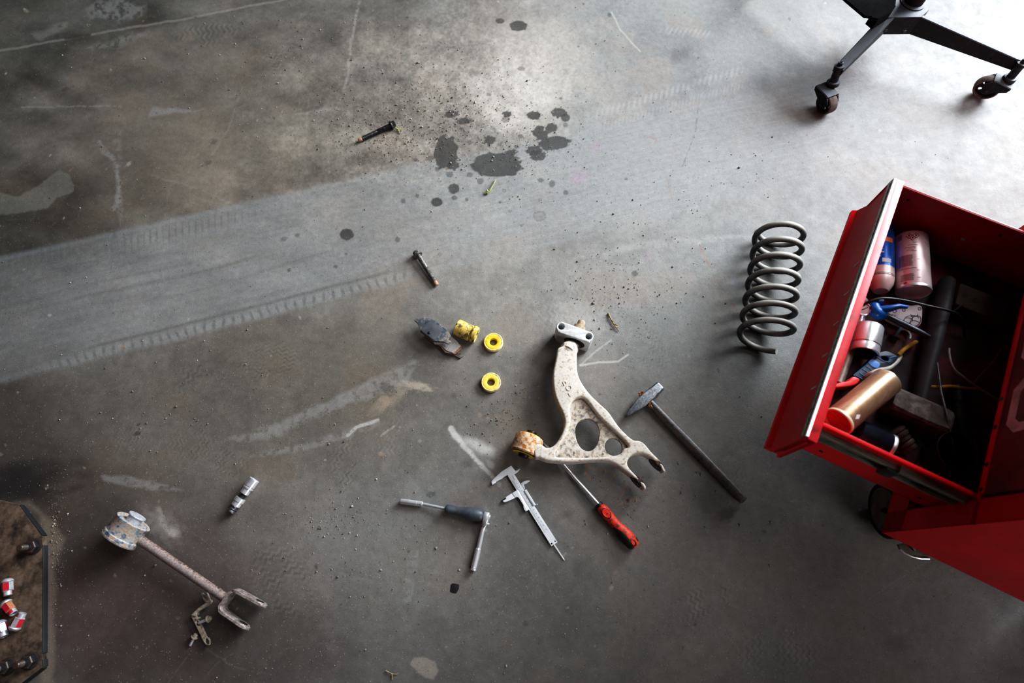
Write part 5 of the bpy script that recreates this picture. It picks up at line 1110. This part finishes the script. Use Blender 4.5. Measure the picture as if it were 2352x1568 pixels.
# casters under the cabinet
TYRE = flat('wheel_tyre', rgb(20, 20, 20), rough=.75, bump=.1)
DISC = mk('wheel_disc', [(0.3, rgb(74, 74, 66)), (0.7, rgb(124, 124, 112))], scale=40, rough=.5, metal=.3, bump=.15)
def cabwheel(px, py, f):
    r = .058; c = P(px, py, r); c = Mc.inverted() @ c
    f = (Mc.to_3x3().inverted() @ Vector(f)).normalized(); Mw = frame(c - f * .014, c + f * .014)
    ty = cadd('caster_wheel', MB().lathe(Mw, [(.002, r * .80), (0, r * .86), (.001, r * .95), (.005, r), (.023, r), (.027, r * .95), (.028, r * .86), (.026, r * .80), (.002, r * .80)], 56, cap=False), TYRE, label='black caster tyre')
    cadd('wheel_disc', MB().lathe(Mw, [(.006, r * .80), (.006, .006), (.022, .006), (.0215, r * .10), (.0215, r * .62), (.0235, r * .70), (.0265, r * .74), (.0265, r * .80), (.022, r * .82)], 56, cap=False), DISC, parent=ty)
    cadd('axle', MB().lathe(Mw, [(-.006, .006), (.025, .006), (.028, .0045), (.031, .0045)], 16), DSTEEL, parent=ty)
    fk_ = MB(); o = c.copy()
    fk_.box((.056, .060, .004), Matrix.Translation((o.x, o.y, ZB - .003)))
    g = Vector((-f.y, f.x, 0))
    for s in (-.018, .018):
        q = o + f * s; fk_.loft([[tuple(Vector((q.x, q.y, 0)) + f * d_ + g * g_ + Vector((0, 0, z_))) for g_, z_ in ((-.010, r - .008), (.010, r - .008), (.024, ZB - .004), (-.024, ZB - .004))] for d_ in (-.0012, .0012)]) if s < 0 else None
    cadd('caster_fork', fk_, DSTEEL, parent=ty)
    return ty
w1 = cabwheel(2043, 1172, (-1, .05, 0))
w2 = cabwheel(2480, 1440, (-1, .05, 0))
# brake pedal: curved bright plate peeping out at the near side
pp = [(2062, 1250), (2067, 1261), (2078, 1270), (2095, 1278), (2115, 1282.5), (2134, 1283), (2140, 1276), (2128, 1262), (2090, 1244)]
ped = MB().plate([[tuple((Mc.inverted() @ P(x, y, .040)).to_2d()) for x, y in pp]], .035, .040, .0012)
rim_ = MB().tube([Mc.inverted() @ P(x, y, .041) for x, y in pp[1:6]], .0022, 8)
pd_ = cadd('brake_pedal', ped, DISC, label='steel caster brake pedal')
cadd('pedal_rim', rim_, CHROME, parent=pd_)
cadd('pedal_arm', MB().tube([Mc.inverted() @ P(2100, 1262, .038), Mc.inverted() @ P(2075, 1225, .06)], .005, 8), DSTEEL, parent=pd_)

# ================================================================ what lies in the drawer (each thing loose)
FZ = dz0 + t + .0005
def ax2(p0, p1, z0, z1=None):
    a = P(p0[0], p0[1], z0); b = P(p1[0], p1[1], z1 if z1 is not None else z0); return frame(a, b), LEN(a, b)
def patch(mb, M, r, h0, h1, a0, a1, n=10):
    vs = [(r * math.cos(a0 + (a1 - a0) * k / n), r * math.sin(a0 + (a1 - a0) * k / n), h) for h in (h0, h1) for k in range(n + 1)]
    mb.add(vs, [(k, k + 1, n + 2 + k, n + 1 + k) for k in range(n)], M)
def upang(M, v=(0, 0, 1)): q = M.to_3x3().inverted() @ Vector(v); return math.atan2(q.y, q.x)
CAMDIR = (-.62, -.1, .8)
# white spray can
M, L = ax2((2098, 672), (2092, 548), FZ + .0320); r = .0315
can = T('spray_can', 'pinkish white spray can with printed back label, by the drawer far wall', 'spray can', P(2088, 610, FZ))
CANW = mk('white_can', [(0.3, rgb(224, 200, 204)), (0.7, rgb(244, 232, 233))], scale=12, rough=.3, metal=.25, bump=.02)
b_ = can.add('can_body', MB().lathe(M, [(.004, r * .97), (.006, r), (L - .004, r), (L, r * .985), (L + .002, r * .93)], 48), CANW)
can.add('can_rim', MB().lathe(M, [(.010, r * .80), (.001, r * .86), (-.0005, r * .93), (.001, r * 1.0), (.004, r * 1.02), (.0065, r * 1.0)], 48, cap=False), SATIN, label='steel rim at the can base')
can.add('can_base', MB().lathe(M, [(.0098, r * .80), (.016, r * .4), (.017, .0005)], 40), mk('brown_base', [(0.3, rgb(40, 34, 30)), (0.7, rgb(78, 66, 58))], scale=40, rough=.35, metal=.6), label='brown concave base')
aa = upang(M, CAMDIR); ink = MB(); inkr = MB(); R_ = r + .0003
sdir = 1 if (M.to_3x3() @ Vector((math.cos(aa + .3), math.sin(aa + .3), 0))).x > (M.to_3x3() @ Vector((math.cos(aa), math.sin(aa), 0))).x else -1
def bar(mb, t0, t1, s0, s1): patch(mb, M, R_, L * t0, L * t1, aa + sdir * s0, aa + sdir * s1, 8)
rq = random.Random(9)
for k in range(9):
    t0 = .86 + .10 * k / 9; bar(ink, t0, t0 + (.004 if k % 3 else .007), -.72, -.42)
for t0, n_, s0, s1 in ((.10, 9, -.62, .14), (.36, 15, -.72, .10)):
    for k in range(n_):
        e = rq.uniform(-.05, .05); bar(ink, t0 + k * .0135, t0 + k * .0135 + .0045, s0 + e * .3, s1 + e)
for t0, s0, s1 in ((.64, -.2, .2), (.69, -.3, .3), (.73, -.1, .45), (.78, .15, .5), (.55, -.75, .0), (.31, -.75, .3)): bar(ink, t0, t0 + .005, s0, s1)
for t0, s0, s1 in ((.62, .0, .35), (.67, -.1, .3), (.27, .3, .5), (.47, .35, .5), (.14, .3, .5)): bar(inkr, t0, t0 + .006, s0, s1)
bar(inkr, .045, .075, -.45, -.25)
for t0, s0 in ((.905, -.02), (.865, .17), (.905, .36)):
    w_, h_ = .17, .048
    dia = [(s0 - w_, t0), (s0, t0 + h_), (s0 + w_, t0), (s0, t0 - h_)]
    for q in range(4):
        (sa, ta), (sb, tb) = dia[q], dia[(q + 1) % 4]
        inkr.tube([M @ Vector((R_ * math.cos(aa + sdir * (sa + (sb - sa) * i / 4)), R_ * math.sin(aa + sdir * (sa + (sb - sa) * i / 4)), L * (ta + (tb - ta) * i / 4))) for i in range(5)], .0005, 5)
    bar(ink, t0 - .015, t0 + .018, s0 - .035, s0 + .035)
can.add('printed_text', ink, flat('grey_print', rgb(58, 44, 56), rough=.5), parent=b_, label='grey lines of small print')
can.add('printed_symbols', inkr, flat('red_print', rgb(180, 40, 40), rough=.5), parent=b_, label='red outlined warning diamonds')
# blue spray can
M, L = ax2((2023, 667), (2024, 518), FZ + .0250); r = .0243
can = T('spray_can', 'blue spray can with orange band, half hidden behind the drawer front', 'spray can', P(2020, 600, FZ))
BLUC = mk('blue_can', [(0.3, rgb(6, 84, 176)), (0.7, rgb(14, 112, 214))], scale=14, rough=.28, metal=.2, bump=.02)
b_ = can.add('can_body', MB().lathe(M, [(L * .30, r), (L * .97, r), (L, r * .95)], 44), BLUC)
can.add('can_shoulder', MB().lathe(M, [(-.002, r * .55), (.000, r * .62), (L * .08, r * .92), (L * .15, r), (L * .302, r)], 44), mk('pale_can', [(0.3, rgb(196, 172, 168)), (0.7, rgb(226, 208, 204))], scale=18, rough=.35, metal=.2), label='pale lower end of the can')
aa = upang(M, CAMDIR); R_ = r + .0003
sdir = 1 if (M.to_3x3() @ Vector((math.cos(aa + .3), math.sin(aa + .3), 0))).x > (M.to_3x3() @ Vector((math.cos(aa), math.sin(aa), 0))).x else -1
orr = MB(); bar(orr, .655, .725, -1.1, 1.1); can.add('orange_band', orr, flat('orange_print', rgb(232, 120, 44), rough=.4), parent=b_, label='orange printed band')
wt = MB(); R_ = r + .0005
for t0, t1, s0, s1 in ((.80, .83, -.3, .1), (.60, .615, -.5, .2), (.56, .572, -.6, .0), (.53, .538, -.3, .3), (.48, .50, .1, .35), (.42, .44, -.2, .1), (.34, .40, .2, .9), (.32, .36, -.8, -.3)): bar(wt, t0, t1, s0, s1)
can.add('white_print', wt, flat('white_print', rgb(206, 214, 224), rough=.5), parent=b_, label='white printed marks')
bk = MB(); bar(bk, .165, .172, -1.4, 1.4); bar(bk, .185, .190, -1.4, 1.4); bar(bk, .672, .70, -.6, -.35); bar(bk, .678, .695, -.1, .02); can.add('dark_rings', bk, flat('dark_print', rgb(60, 50, 54), rough=.5), parent=b_)
# bronze spray can
M, L = ax2((1924, 969), (2036, 876.5), FZ + .076, FZ + .050); r = .0268
can = T('spray_can', 'bronze spray can without lid lying on top at the near front corner', 'spray can', P(1980, 925, FZ))
BRZ = mk('bronze_can', [(0.3, rgb(168, 136, 108)), (0.7, rgb(198, 166, 138))], scale=24, rough=.34, metal=.55, bump=.03, stretch=(1, 1, 8))
b_ = can.add('can_body', MB().lathe(M, [(.004, r * .985), (.006, r), (L - .005, r), (L - .003, r * .98)], 48), BRZ)
can.add('can_rim', MB().lathe(M, [(.008, r * .84), (.0005, r * .90), (-.001, r * .95), (.0005, r * 1.01), (.004, r * 1.02), (.0055, r)], 48, cap=False), mk('gold_rim', [(0.3, rgb(206, 186, 156)), (0.7, rgb(240, 226, 200))], scale=20, rough=.35, metal=.1), parent=b_)
can.add('can_base', MB().lathe(M, [(.0078, r * .84), (.013, r * .5), (.015, .0005)], 40), mk('dark_base', [(0.3, rgb(30, 18, 17)), (0.7, rgb(56, 34, 30))], scale=30, rough=.5, metal=.1), parent=b_, label='dark concave base')
can.add('top_rim', MB().lathe(M, [(L - .006, r * 1.0), (L - .003, r * 1.025), (L, r * 1.02), (L + .001, r * .97), (L + .004, r * .80), (L + .009, r * .5), (L + .012, r * .3)], 48), mk('cream_rim', [(0.3, rgb(206, 186, 156)), (0.7, rgb(236, 222, 200))], scale=20, rough=.3, metal=.6), parent=b_)
aa = upang(M, CAMDIR); R_ = r + .0003; sdir = 1
bl = MB()
for t0, s0 in ((.2, .9), (.34, 1.0), (.5, .98), (.66, 1.02), (.84, 1.05), (.45, -.9), (.6, -1.0), (.72, -.95), (.86, -.85)):
    bar(bl, t0, t0 + .015, s0, s0 + .05)
can.add('blue_specks', bl, flat('blue_ink', rgb(70, 84, 140), rough=.5), parent=b_)
sg = MB(); q0, s0 = .13, (.62 if upang(M, (1, -1, 0)) > aa else -.62)
df_ = (upang(M, (1, -1, 0)) - aa + math.pi) % (2 * math.pi) - math.pi; s0 = math.copysign(.78, df_)
for k in range(7): w_ = .17 * (1 - abs(k - 3) / 3.6); bar(sg, .085 + .014 * k, .085 + .014 * (k + 1), s0 - w_, s0 + w_)
can.add('warning_sign', sg, flat('sign_white', rgb(226, 214, 220), rough=.5), parent=b_)
# black tin beneath it along the near side
M, L = ax2((1966, 991), (2042, 1028), FZ + .0262)
tin = T('spray_can', 'shiny blue-black can along the near drawer side', 'spray can', P(2000, 1010, FZ))
NAV = mk('navy_can', [(0.3, rgb(30, 36, 50)), (0.7, rgb(62, 72, 92))], scale=14, rough=.18, metal=.6, bump=.02)
tin.add('can_body', MB().lathe(M, [(0, .022), (.002, .0255), (L - .006, .0255), (L - .004, .0245)], 40), NAV)
tin.add('can_rim', MB().lathe(M, [(L - .006, .0250), (L - .003, .0262), (L + .001, .0260), (L + .002, .0235), (L - .002, .021), (L - .003, .001)], 40), SATIN, label='pale steel rim')
# large chrome socket
M, L = ax2((1996, 749), (1984, 812), FZ + .028, FZ + .0275)
so_ = T('large_socket', 'large chrome socket with open dark end in the drawer', 'socket', P(1990, 780, FZ))
so_.add('socket_shell', MB().lathe(M, [(0, .020), (.0015, .0255), (.004, .0270), (L * .70, .0268), (L * .72, .0258), (L * .76, .0258), (L * .78, .0266), (L * .985, .0264), (L, .0255), (L, .0235)], 48, cap=False).lathe(M, [(0, .0005), (0, .020)], 48, cap=False), CHROME)
so_.add('socket_bore', MB().lathe(M, [(L, .0236), (L * .6, .0225), (L * .55, .001)], 12, cap=False), flat('bore_black', rgb(12, 12, 13), rough=.6), label='dark bore')
# long extension bar along the front
eb = T('extension_bar', 'steel ratchet extension bar lying along the drawer front', 'extension bar', P(1950, 800, FZ))
M, L = ax2((1980, 726), (1926, 880), FZ + .0125)
eb.add('bar', MB().lathe(M, [(L * .40, .0085), (L * .42, .0095), (L, .0090), (L + .002, .006)], 24), mk('cream_steel', [(0.3, rgb(120, 112, 104)), (0.7, rgb(182, 174, 164))], scale=40, rough=.5, metal=.4), label='dull grey grip')
eb.add('sleeve', MB().lathe(M, [(L * .14, .0085), (L * .15, .0105), (L * .19, .0112), (L * .22, .0105), (L * .41, .0102), (L * .42, .0085)], 28), STEEL)
eb.add('head', MB().lathe(M, [(-.008, .006), (-.007, .0078), (L * .06, .0082), (L * .065, .0070), (L * .145, .0070)], 28), CHROME)
# tyre pressure dial
M, L = ax2((1983, 716), (1985, 709), FZ + .035, FZ + .047)
dg_ = T('pressure_dial', 'small round chrome dial under the black cable', 'gauge', P(1984, 712, FZ))
Md = Matrix.Translation(P(1984, 710, FZ + .026)) @ Matrix.Rotation(-.5, 4, 'Y')
dg_.add('bezel', MB().lathe(Md, [(-.006, .004), (-.006, .0125), (.002, .0135), (.003, .0125), (.0025, .0112)], 32, cap=False), CHROME)
dg_.add('dial_face', MB().lathe(Md, [(.0012, .0115), (.0014, .0005)], 32), flat('dial_white', rgb(206, 204, 206), rough=.4))
dg_.add('needle', MB().tube([Md @ Vector((-.008, -.002, .002)), Md @ Vector((.008, .002, .002))], .0006, 6), BLACK)
dg_.add('stem', MB().lathe(frame(Md @ Vector((0, 0, -.004)), P(1988, 716, FZ + .0025)), [(0, .0035), (.016, .0035)], 12), SATIN)
solo('plastic_cap', MB().lathe(frame(P(1983, 690, FZ), P(1986, 694, FZ + .012)), [(0, .006), (.002, .0082), (.010, .0075), (.013, .004)], 24), flat('cap_white', rgb(200, 194, 200), rough=.5), 'small white cap tucked against the drawer front', 'cap')
# air blow gun
bg = T('blow_gun', 'blue plastic air blow gun with long black nozzle', 'blow gun', P(2025, 715, FZ))
BLP = mk('blue_plastic', [(0.3, rgb(8, 70, 140)), (0.7, rgb(22, 116, 204))], scale=26, rough=.35, bump=.05)
zz = FZ + .030
q = [P(2007, 698, zz), P(2010, 712, zz), P(2018, 720, zz), P(2033, 724, zz)]
bg.add('gun_body', MB().tube(cat(q, 6, False), [.008, .010, .0105, .011, .0115, .012, .012, .012, .0125, .0125, .0125, .0125, .012, .0115, .011, .0105, .010, .0095, .009][:len(cat(q, 6, False))], 16), BLP, ang=60)
bg.add('trigger', MB().tube([P(2020, 711, zz + .004), P(2045, 708, zz + .012), P(2065, 703, zz + .014), P(2083, 705, zz + .012)], [.0075, .0070, .0055, .0038], 12), BLP)
bg.add('handle_cap', MB().lathe(frame(P(2012, 692, zz), P(2027, 693, zz)), [(0, .008), (.001, .009), (.011, .009), (.012, .007)], 20), mk('dark_blue', [(0.3, rgb(8, 34, 86)), (0.7, rgb(14, 52, 120))], scale=20, rough=.4))
n0, n1 = P(2036, 725, zz), P(2135, 774, zz + .012)
bg.add('nozzle', MB().tube([n0, lerp(n0, n1, .2), lerp(n0, n1, .45), lerp(n0, n1, .8), n1], [.0062, .0058, .0068, .0062, .0045], 18), mk('nozzle_black', [(0.3, rgb(26, 28, 34)), (0.7, rgb(62, 66, 76))], scale=40, rough=.3, metal=.4), label='long black nozzle')
# white printed pack
wp = T('printed_pack', 'white packet printed with black loops behind the blow gun', 'packet', P(2090, 725, FZ))
zz = FZ + .022
wpo = [(2040, 722), (2062, 698), (2092, 700), (2118, 702), (2119, 735), (2112, 748), (2098, 752), (2078, 744)]
PKM = flat('pack_white', rgb(196, 186, 188), rough=.6, var=.06)
pk_ = wp.add('packet', MB().plate([cat([P2(x, y, zz) for x, y in wpo], 3)], FZ, zz, .004), PKM)
pi_ = MB()
def loop(cx, cy, rx, ry, rot, a0=0, a1=6.3):
    pi_.tube([P(cx + rx * math.cos(a) * math.cos(rot) - ry * math.sin(a) * math.sin(rot), cy + rx * math.cos(a) * math.sin(rot) + ry * math.sin(a) * math.cos(rot), zz + .0002) for a in [a0 + (a1 - a0) * k / 20 for k in range(21)]], .0006, 5)
loop(2086, 734, 11, 8, -.6); loop(2103, 737, 14, 10, -.8); loop(2100, 718, 9, 9, 0, 0.3, 2.8); loop(2088, 733, 8, 3, .2, 3.4, 6.2); loop(2104, 740, 9, 3, .3, 3.4, 6.2); loop(2102, 728, 9, 3, .3, 3.4, 6.2); loop(2055, 714, 4, 3, 0); loop(2052, 724, 4, 2, 0, 0, 4.5); loop(2076, 712, 3, 3, 0); loop(2112, 709, 3, 3, .4)
Rp = Matrix.Rotation(1.2, 4, 'Z'); c = P(2070, 722, zz + .0003)
wp.add('printed_loops', pi_, INK, parent=pk_, label='black printed loops and marks')
# black cable across
CBL = flat('cable_black', rgb(26, 27, 30), rough=.4)
zc_ = FZ + .062
cpt = [P(1966, 716, FZ + .02), P(1976, 706, zc_ - .02), P(1990, 696, zc_), P(2012, 687, zc_ + .008), (P(2040, 685, zc_ + .010)), P(2083, 691, zc_ + .002), P(2130, 702, zc_), P(2178, 713, zc_ - .002), P(2200, 722, zc_ - .008), P(2212, 740, FZ + .035), P(2216, 775, FZ + .004)]
solo('black_cable', MB().tube(cat(cpt, 5, False), .0026, 10), CBL, 'thin black cable arching over the cans in the drawer', 'cable', ang=60)
# blue plastic strap wrench
swp = T('strap_wrench', 'navy blue plastic strap wrench with light blue patch', 'strap wrench', P(2015, 830, FZ))
zz = FZ + .030
NVP = mk('navy_plastic', [(0.3, rgb(10, 22, 42)), (0.7, rgb(20, 40, 70))], scale=26, rough=.4, bump=.08)
def pF2(pts, z): return outl(pts, z, 1860, 680, 7.84)
so1 = [(780, 1420), (960, 1270), (1050, 1180), (1150, 1070), (1240, 1015), (1380, 985), (1500, 1030), (1590, 1090), (1560, 1160), (1480, 1230), (1400, 1310), (1290, 1370), (1160, 1390), (1050, 1420), (940, 1480), (870, 1480)]
ho1 = [(1290, 1100), (1330, 1085), (1400, 1100), (1420, 1130), (1400, 1170), (1340, 1165)]
wb = swp.add('wrench_body', MB().plate([cat(pF2(so1, zz), 3), cat(pF2(ho1, zz), 3)], zz - .016, zz, .0015), NVP)
rb_m = MB()
for (xa, ya, xb, yb) in ((830, 1430, 940, 1490), (890, 1380, 1000, 1450), (940, 1310, 1090, 1400), (985, 1250, 1150, 1350), (790, 1425, 1000, 1250), (1000, 1250, 1180, 1080), (1160, 1070, 1330, 1170), (1330, 1170, 1430, 1190), (1430, 1190, 1440, 1120), (1440, 1110, 1560, 1080)):
    pa, pb2 = pF2([(xa, ya), (xb, yb)], zz); rb_m.tube([Vector((*pa, zz)), Vector((*pb2, zz))], .0011, 6)
swp.add('moulded_ribs', rb_m, flat('rib_blue', rgb(70, 132, 170), rough=.35), parent=wb, label='light blue moulded ribs')
swp.add('size_label', MB().plate([cat(pF2([(1050, 1190), (1110, 1140), (1200, 1170), (1260, 1220), (1230, 1290), (1160, 1290), (1080, 1240)], zz), 3)], zz - .001, zz + .0012, .0004), flat('patch_blue', rgb(96, 150, 220), rough=.5), parent=wb, label='light blue patch')
# red lever
RDL = flat('red_plastic', rgb(226, 44, 44), rough=.35)
zz = FZ + .040
solo('red_lever', MB().plate([cat(outl([(645, 545), (640, 520), (720, 495), (775, 485), (815, 448), (880, 470), (850, 515), (780, 535), (700, 545)], zz, 1750, 750, 3.907), 3)], FZ + .018, zz, .002), RDL, 'red plastic lever between bronze can and drawer front', 'lever')
# pale hose and cords
solo('white_hose', MB().tube(cat([P(1972, 876, FZ + .012), P(2000, 858, FZ + .036), P(2020, 850, FZ + .034), P(2040, 846, FZ + .028), P(2058, 832, FZ + .020), P(2068, 818, FZ + .008)], 6, False), .0045, 12), mk('hose_white', [(0.3, rgb(150, 146, 138)), (0.7, rgb(206, 202, 190))], scale=30, rough=.45), 'short off-white hose between bronze can and blue strap wrench', 'hose', ang=60)
YC = mk('yellow_cord', [(0.3, rgb(120, 84, 20)), (0.7, rgb(196, 148, 44))], scale=60, rough=.8, bump=.4)
solo('yellow_cord', MB().tube(cat([P(2064, 815, FZ + .020), P(2076, 803, FZ + .022), P(2090, 793, FZ + .020), P(2104, 785, FZ + .010)], 5, False), .0042, 10), YC, 'short frayed yellow cord end above the strap wrench', 'cord', ang=60)
solo('yellow_cord', MB().tube(cat([P(2136, 888, FZ + .032), P(2160, 888, FZ + .036), P(2185, 887, FZ + .034), P(2215, 891, FZ + .028), P(2250, 893, FZ + .022)], 5, False), .0030, 10), YC, 'yellow cord lying crosswise in the middle of the drawer', 'cord', ang=60)
solo('grey_cable', MB().tube(cat([P(2180, 800, FZ + .03), P(2181, 818, FZ + .04), P(2190, 845, FZ + .045), P(2212, 865, FZ + .042), P(2250, 892, FZ + .034), P(2292, 918, FZ + .02)], 6, False), .0022, 10), mk('cable_grey', [(0.3, rgb(104, 98, 92)), (0.7, rgb(158, 150, 142))], scale=30, rough=.5), 'thin grey cable curving towards the cabinet', 'cable', ang=60)
solo('brown_cord', MB().tube(cat([P(2236, 880, FZ + .016), P(2262, 852, FZ + .02), P(2285, 825, FZ + .02), P(2300, 800, FZ + .012)], 5, False), .0024, 8), mk('cord_brown', [(0.3, rgb(80, 50, 20)), (0.7, rgb(130, 86, 34))], scale=50, rough=.8), 'dim brown cord in the shade deep in the drawer', 'cord', ang=60)
# club hammer
ch = T('club_hammer', 'club hammer with scuffed steel head and thick dark handle', 'hammer', P(2110, 900, FZ))
M, L = ax2((2040, 918), (2172, 975), FZ + .026)
w = .0235
ch.add('head', MB().loft([ring8(0, w * .92, w * .92, .4), ring8(.004, w, w, .3), ring8(L * .3, w * .97, w * .97, .2), ring8(L * .7, w * .97, w * .97, .2), ring8(L - .004, w, w, .3), ring8(L, w * .92, w * .92, .4)], M=M), mk('scuffed_head', [(0.3, rgb(64, 54, 50)), (0.5, rgb(104, 94, 90)), (0.75, rgb(160, 152, 150))], scale=40, rough=.5, metal=.4, bump=.3), ang=25)
M, L = ax2((2108, 935), (2176, 640), FZ + .026, FZ + .022)
ch.add('handle', MB().lathe(M, [(0, .014), (L * .2, .0165), (L * .5, .0205), (L * .8, .0215), (L * .97, .019), (L, .012)], 28, sq=(.75, 1.05)), mk('worn_dark_wood', [(0.3, rgb(30, 28, 31)), (0.7, rgb(62, 59, 65))], scale=30, rough=.65, bump=.2, stretch=(1, 1, .2)), ang=60, label='thick dark handle')
# rusty stepped stub
M, L = ax2((2052, 985), (2092, 1035), FZ + .022)
pr = []
for k in range(5): pr += [(L * (k + .02) / 5, .012 + .004 * (k % 2)), (L * (k + .30) / 5, .019 - .002 * (k // 2)), (L * (k + .80) / 5, .018 - .002 * (k // 2)), (L * (k + .98) / 5, .012)]
solo('rusty_spring', MB().lathe(M, pr, 30), mk('stub_rust', [(0.3, rgb(40, 28, 24)), (0.6, rgb(90, 62, 50)), (0.8, rgb(150, 104, 76))], scale=50, rough=.6, metal=.3, bump=.4), 'short rusty ribbed part near the black cup', 'scrap part')
# black cup
cc = P(2152, 1050, FZ); cr_ = .036
cup = T('black_cup', 'round open black cup deep in the near back corner', 'cup', cc)
cup.add('cup_shell', MB().lathe(Matrix.Translation(cc), [(0, .001), (0, cr_ * .86), (.055, cr_), (.0565, cr_ * 1.03), (.058, cr_ * .99), (.055, cr_ * .95), (.004, cr_ * .82), (.004, .001)], 44, cap=False), flat('cup_black', rgb(24, 24, 26), rough=.4))
# thin rod
solo('thin_rod', MB().tube([P(2153, 832, FZ + .036), P(2162, 900, FZ + .045), P(2176, 955, FZ + .054), P(2192, 1040, FZ + .035)], .0018, 8), STEEL, 'long thin bluish rod slanting through the dark of the drawer', 'rod')
# cardboard box
bx = T('cardboard_box', 'battered brown cardboard box at the far back of the drawer', 'box', P(2250, 690, FZ))
bo_ = [P(2205, 650, FZ + .04), P(2318, 694, FZ + .04)]; t1 = (bo_[1] - bo_[0]); t1.z = 0; n1_ = Vector((t1.y, -t1.x, 0)).normalized() * .052
ctr = (bo_[0] + bo_[1]) / 2 + n1_ / 2; Mb_ = frame(ctr, ctr + t1) ; 
Mb_ = Matrix((t1.normalized(), Vector((-t1.y, t1.x, 0)).normalized(), Vector((0, 0, 1)))).transposed().to_4x4(); Mb_.translation = Vector((ctr.x, ctr.y, FZ + .021))
BXM = mk('brown_card', [(0.3, rgb(44, 33, 25)), (0.7, rgb(76, 60, 45))], scale=20, rough=.85, bump=.2)
bxp = bx.add('carton', MB().box((t1.length, .052, .042), Mb_, .003), BXM)
bm2 = MB(); 
for k in range(4): bm2.lathe(Mb_ @ Matrix.Translation((-.035 + .022 * k, .002 - .003 * k, .0208)), [(0, .006 + .001 * k), (.0006, .006 + .001 * k)], 16)
bx.add('printed_spots', bm2, flat('spot_dark', rgb(36, 26, 20), rough=.8), parent=bxp, label='dark printed spots')
# small screws and pins
solo('steel_pin', MB().lathe(frame(P(2188, 717, FZ + .030), P(2211, 699, FZ + .042)), [(0, .0022), (.001, .0028), (LEN(P(2188, 717, FZ + .030), P(2211, 699, FZ + .042)), .0028)], 14), STEEL, 'short steel pin leaning beside the cardboard box', 'pin')
M, L = ax2((2055, 774), (2070, 752), FZ + .006, FZ + .016)
scw = T('black_washer_screw', 'blue-grey screw with black washer next to the large socket', 'screw', P(2060, 765, FZ))
scw.add('screw_shank', MB().lathe(M, [(0, .0030), (L, .0030), (L + .002, .0022)], 14), mk('blue_steel', [(0.3, rgb(70, 92, 108)), (0.7, rgb(128, 156, 172))], scale=50, rough=.35, metal=.6))
scw.add('washer', MB().lathe(M, [(-.001, .003), (-.001, .0100), (.0012, .0100), (.0014, .0035)], 24), BLACK)
scw.add('screw_head', MB().lathe(M, [(-.010, .003), (-.009, .0052), (-.001, .0055)], 6), BLACK)
solo('hose_clamp', MB().tube([P(2074 + 17 * math.cos(a), 772 - 16 * math.sin(a), FZ + .010) for a in [2.0 - 2.4 * k / 14 for k in range(15)]], .0024, 8), CHROME, 'bright curved clip beneath the blow gun nozzle', 'clip')
for (xa, ya, xb, yb, z, r, lab) in ((2195, 885, 2215, 1010, .016, .013, 'dark pipe end near the middle of the drawer back'), (2235, 1000, 2262, 1110, .015, .012, 'dark ribbed rod in the drawer back corner')):
    M, L = ax2((xa, ya), (xb, yb), FZ + z); solo('dark_pipe', MB().lathe(M, [(0, r * .8), (.002, r), (L * .3, r), (L * .32, r * .85), (L * .7, r * .85), (L * .72, r), (L, r * .95)], 24), DSTEEL, lab, 'pipe')

# ================================================================ light: a wide bright doorway up to the right, added overhead and side fill lamps, dim hall around
def area(name, loc, target, sx, sy, power, color):
    d = bpy.data.lights.new(name, 'AREA'); d.shape = 'RECTANGLE'; d.size = sx; d.size_y = sy; d.energy = power; d.color = color
    o = bpy.data.objects.new(name, d); COL.objects.link(o); o.location = loc
    o.rotation_euler = (Vector(target) - Vector(loc)).to_track_quat('-Z', 'Y').to_euler(); return o
area('doorway_light', (4.2, 3.5, 2.3), (.3, .45, 0), 3.0, 2.9, 860, (.87, .935, 1.0))
area('overhead_fill', (2.3, 1.9, 4.2), (.4, .5, 0), 2.0, 2.0, 80, (.98, .99, 1.0))  # unseen overhead lamp added to light the drawer and tool tops
area('side_fill', (2.7, -2.2, 1.7), (1.1, -.2, .1), 1.4, 1.2, 50, (.96, .98, 1.0))  # lamp with no known source, added to brighten cabinet side and floor
wd = bpy.data.worlds.new('hall'); scn.world = wd; wd.use_nodes = True
wn = wd.node_tree.nodes; wl = wd.node_tree.links; bgn = wn['Background']
wtc = wn.new('ShaderNodeTexCoord'); wdp = wn.new('ShaderNodeVectorMath'); wdp.operation = 'DOT_PRODUCT'; wdp.inputs[1].default_value = Vector((.62, .55, .56)).normalized()
wl.new(wtc.outputs['Generated'], wdp.inputs[0])
wcr = wn.new('ShaderNodeValToRGB'); wl.new(wdp.outputs['Value'], wcr.inputs['Fac'])
we = wcr.color_ramp.elements; we[0].position = 0.0; we[0].color = (.10, .095, .09, 1); we[1].position = 1.0; we[1].color = (.95, .98, 1.0, 1)
k_ = we.new(.45); k_.color = (.28, .28, .28, 1)
wl.new(wcr.outputs['Color'], bgn.inputs['Color']); bgn.inputs['Strength'].default_value = .26
scn.view_settings.view_transform = 'Standard'; scn.view_settings.look = 'None'; scn.view_settings.exposure = 0.0
scn.view_settings.use_curve_mapping = True
cm = scn.view_settings.curve_mapping
for x_, y_ in ((.06, .035), (.2, .165), (.55, .60)): cm.curves[3].points.new(x_, y_)
cm.update()
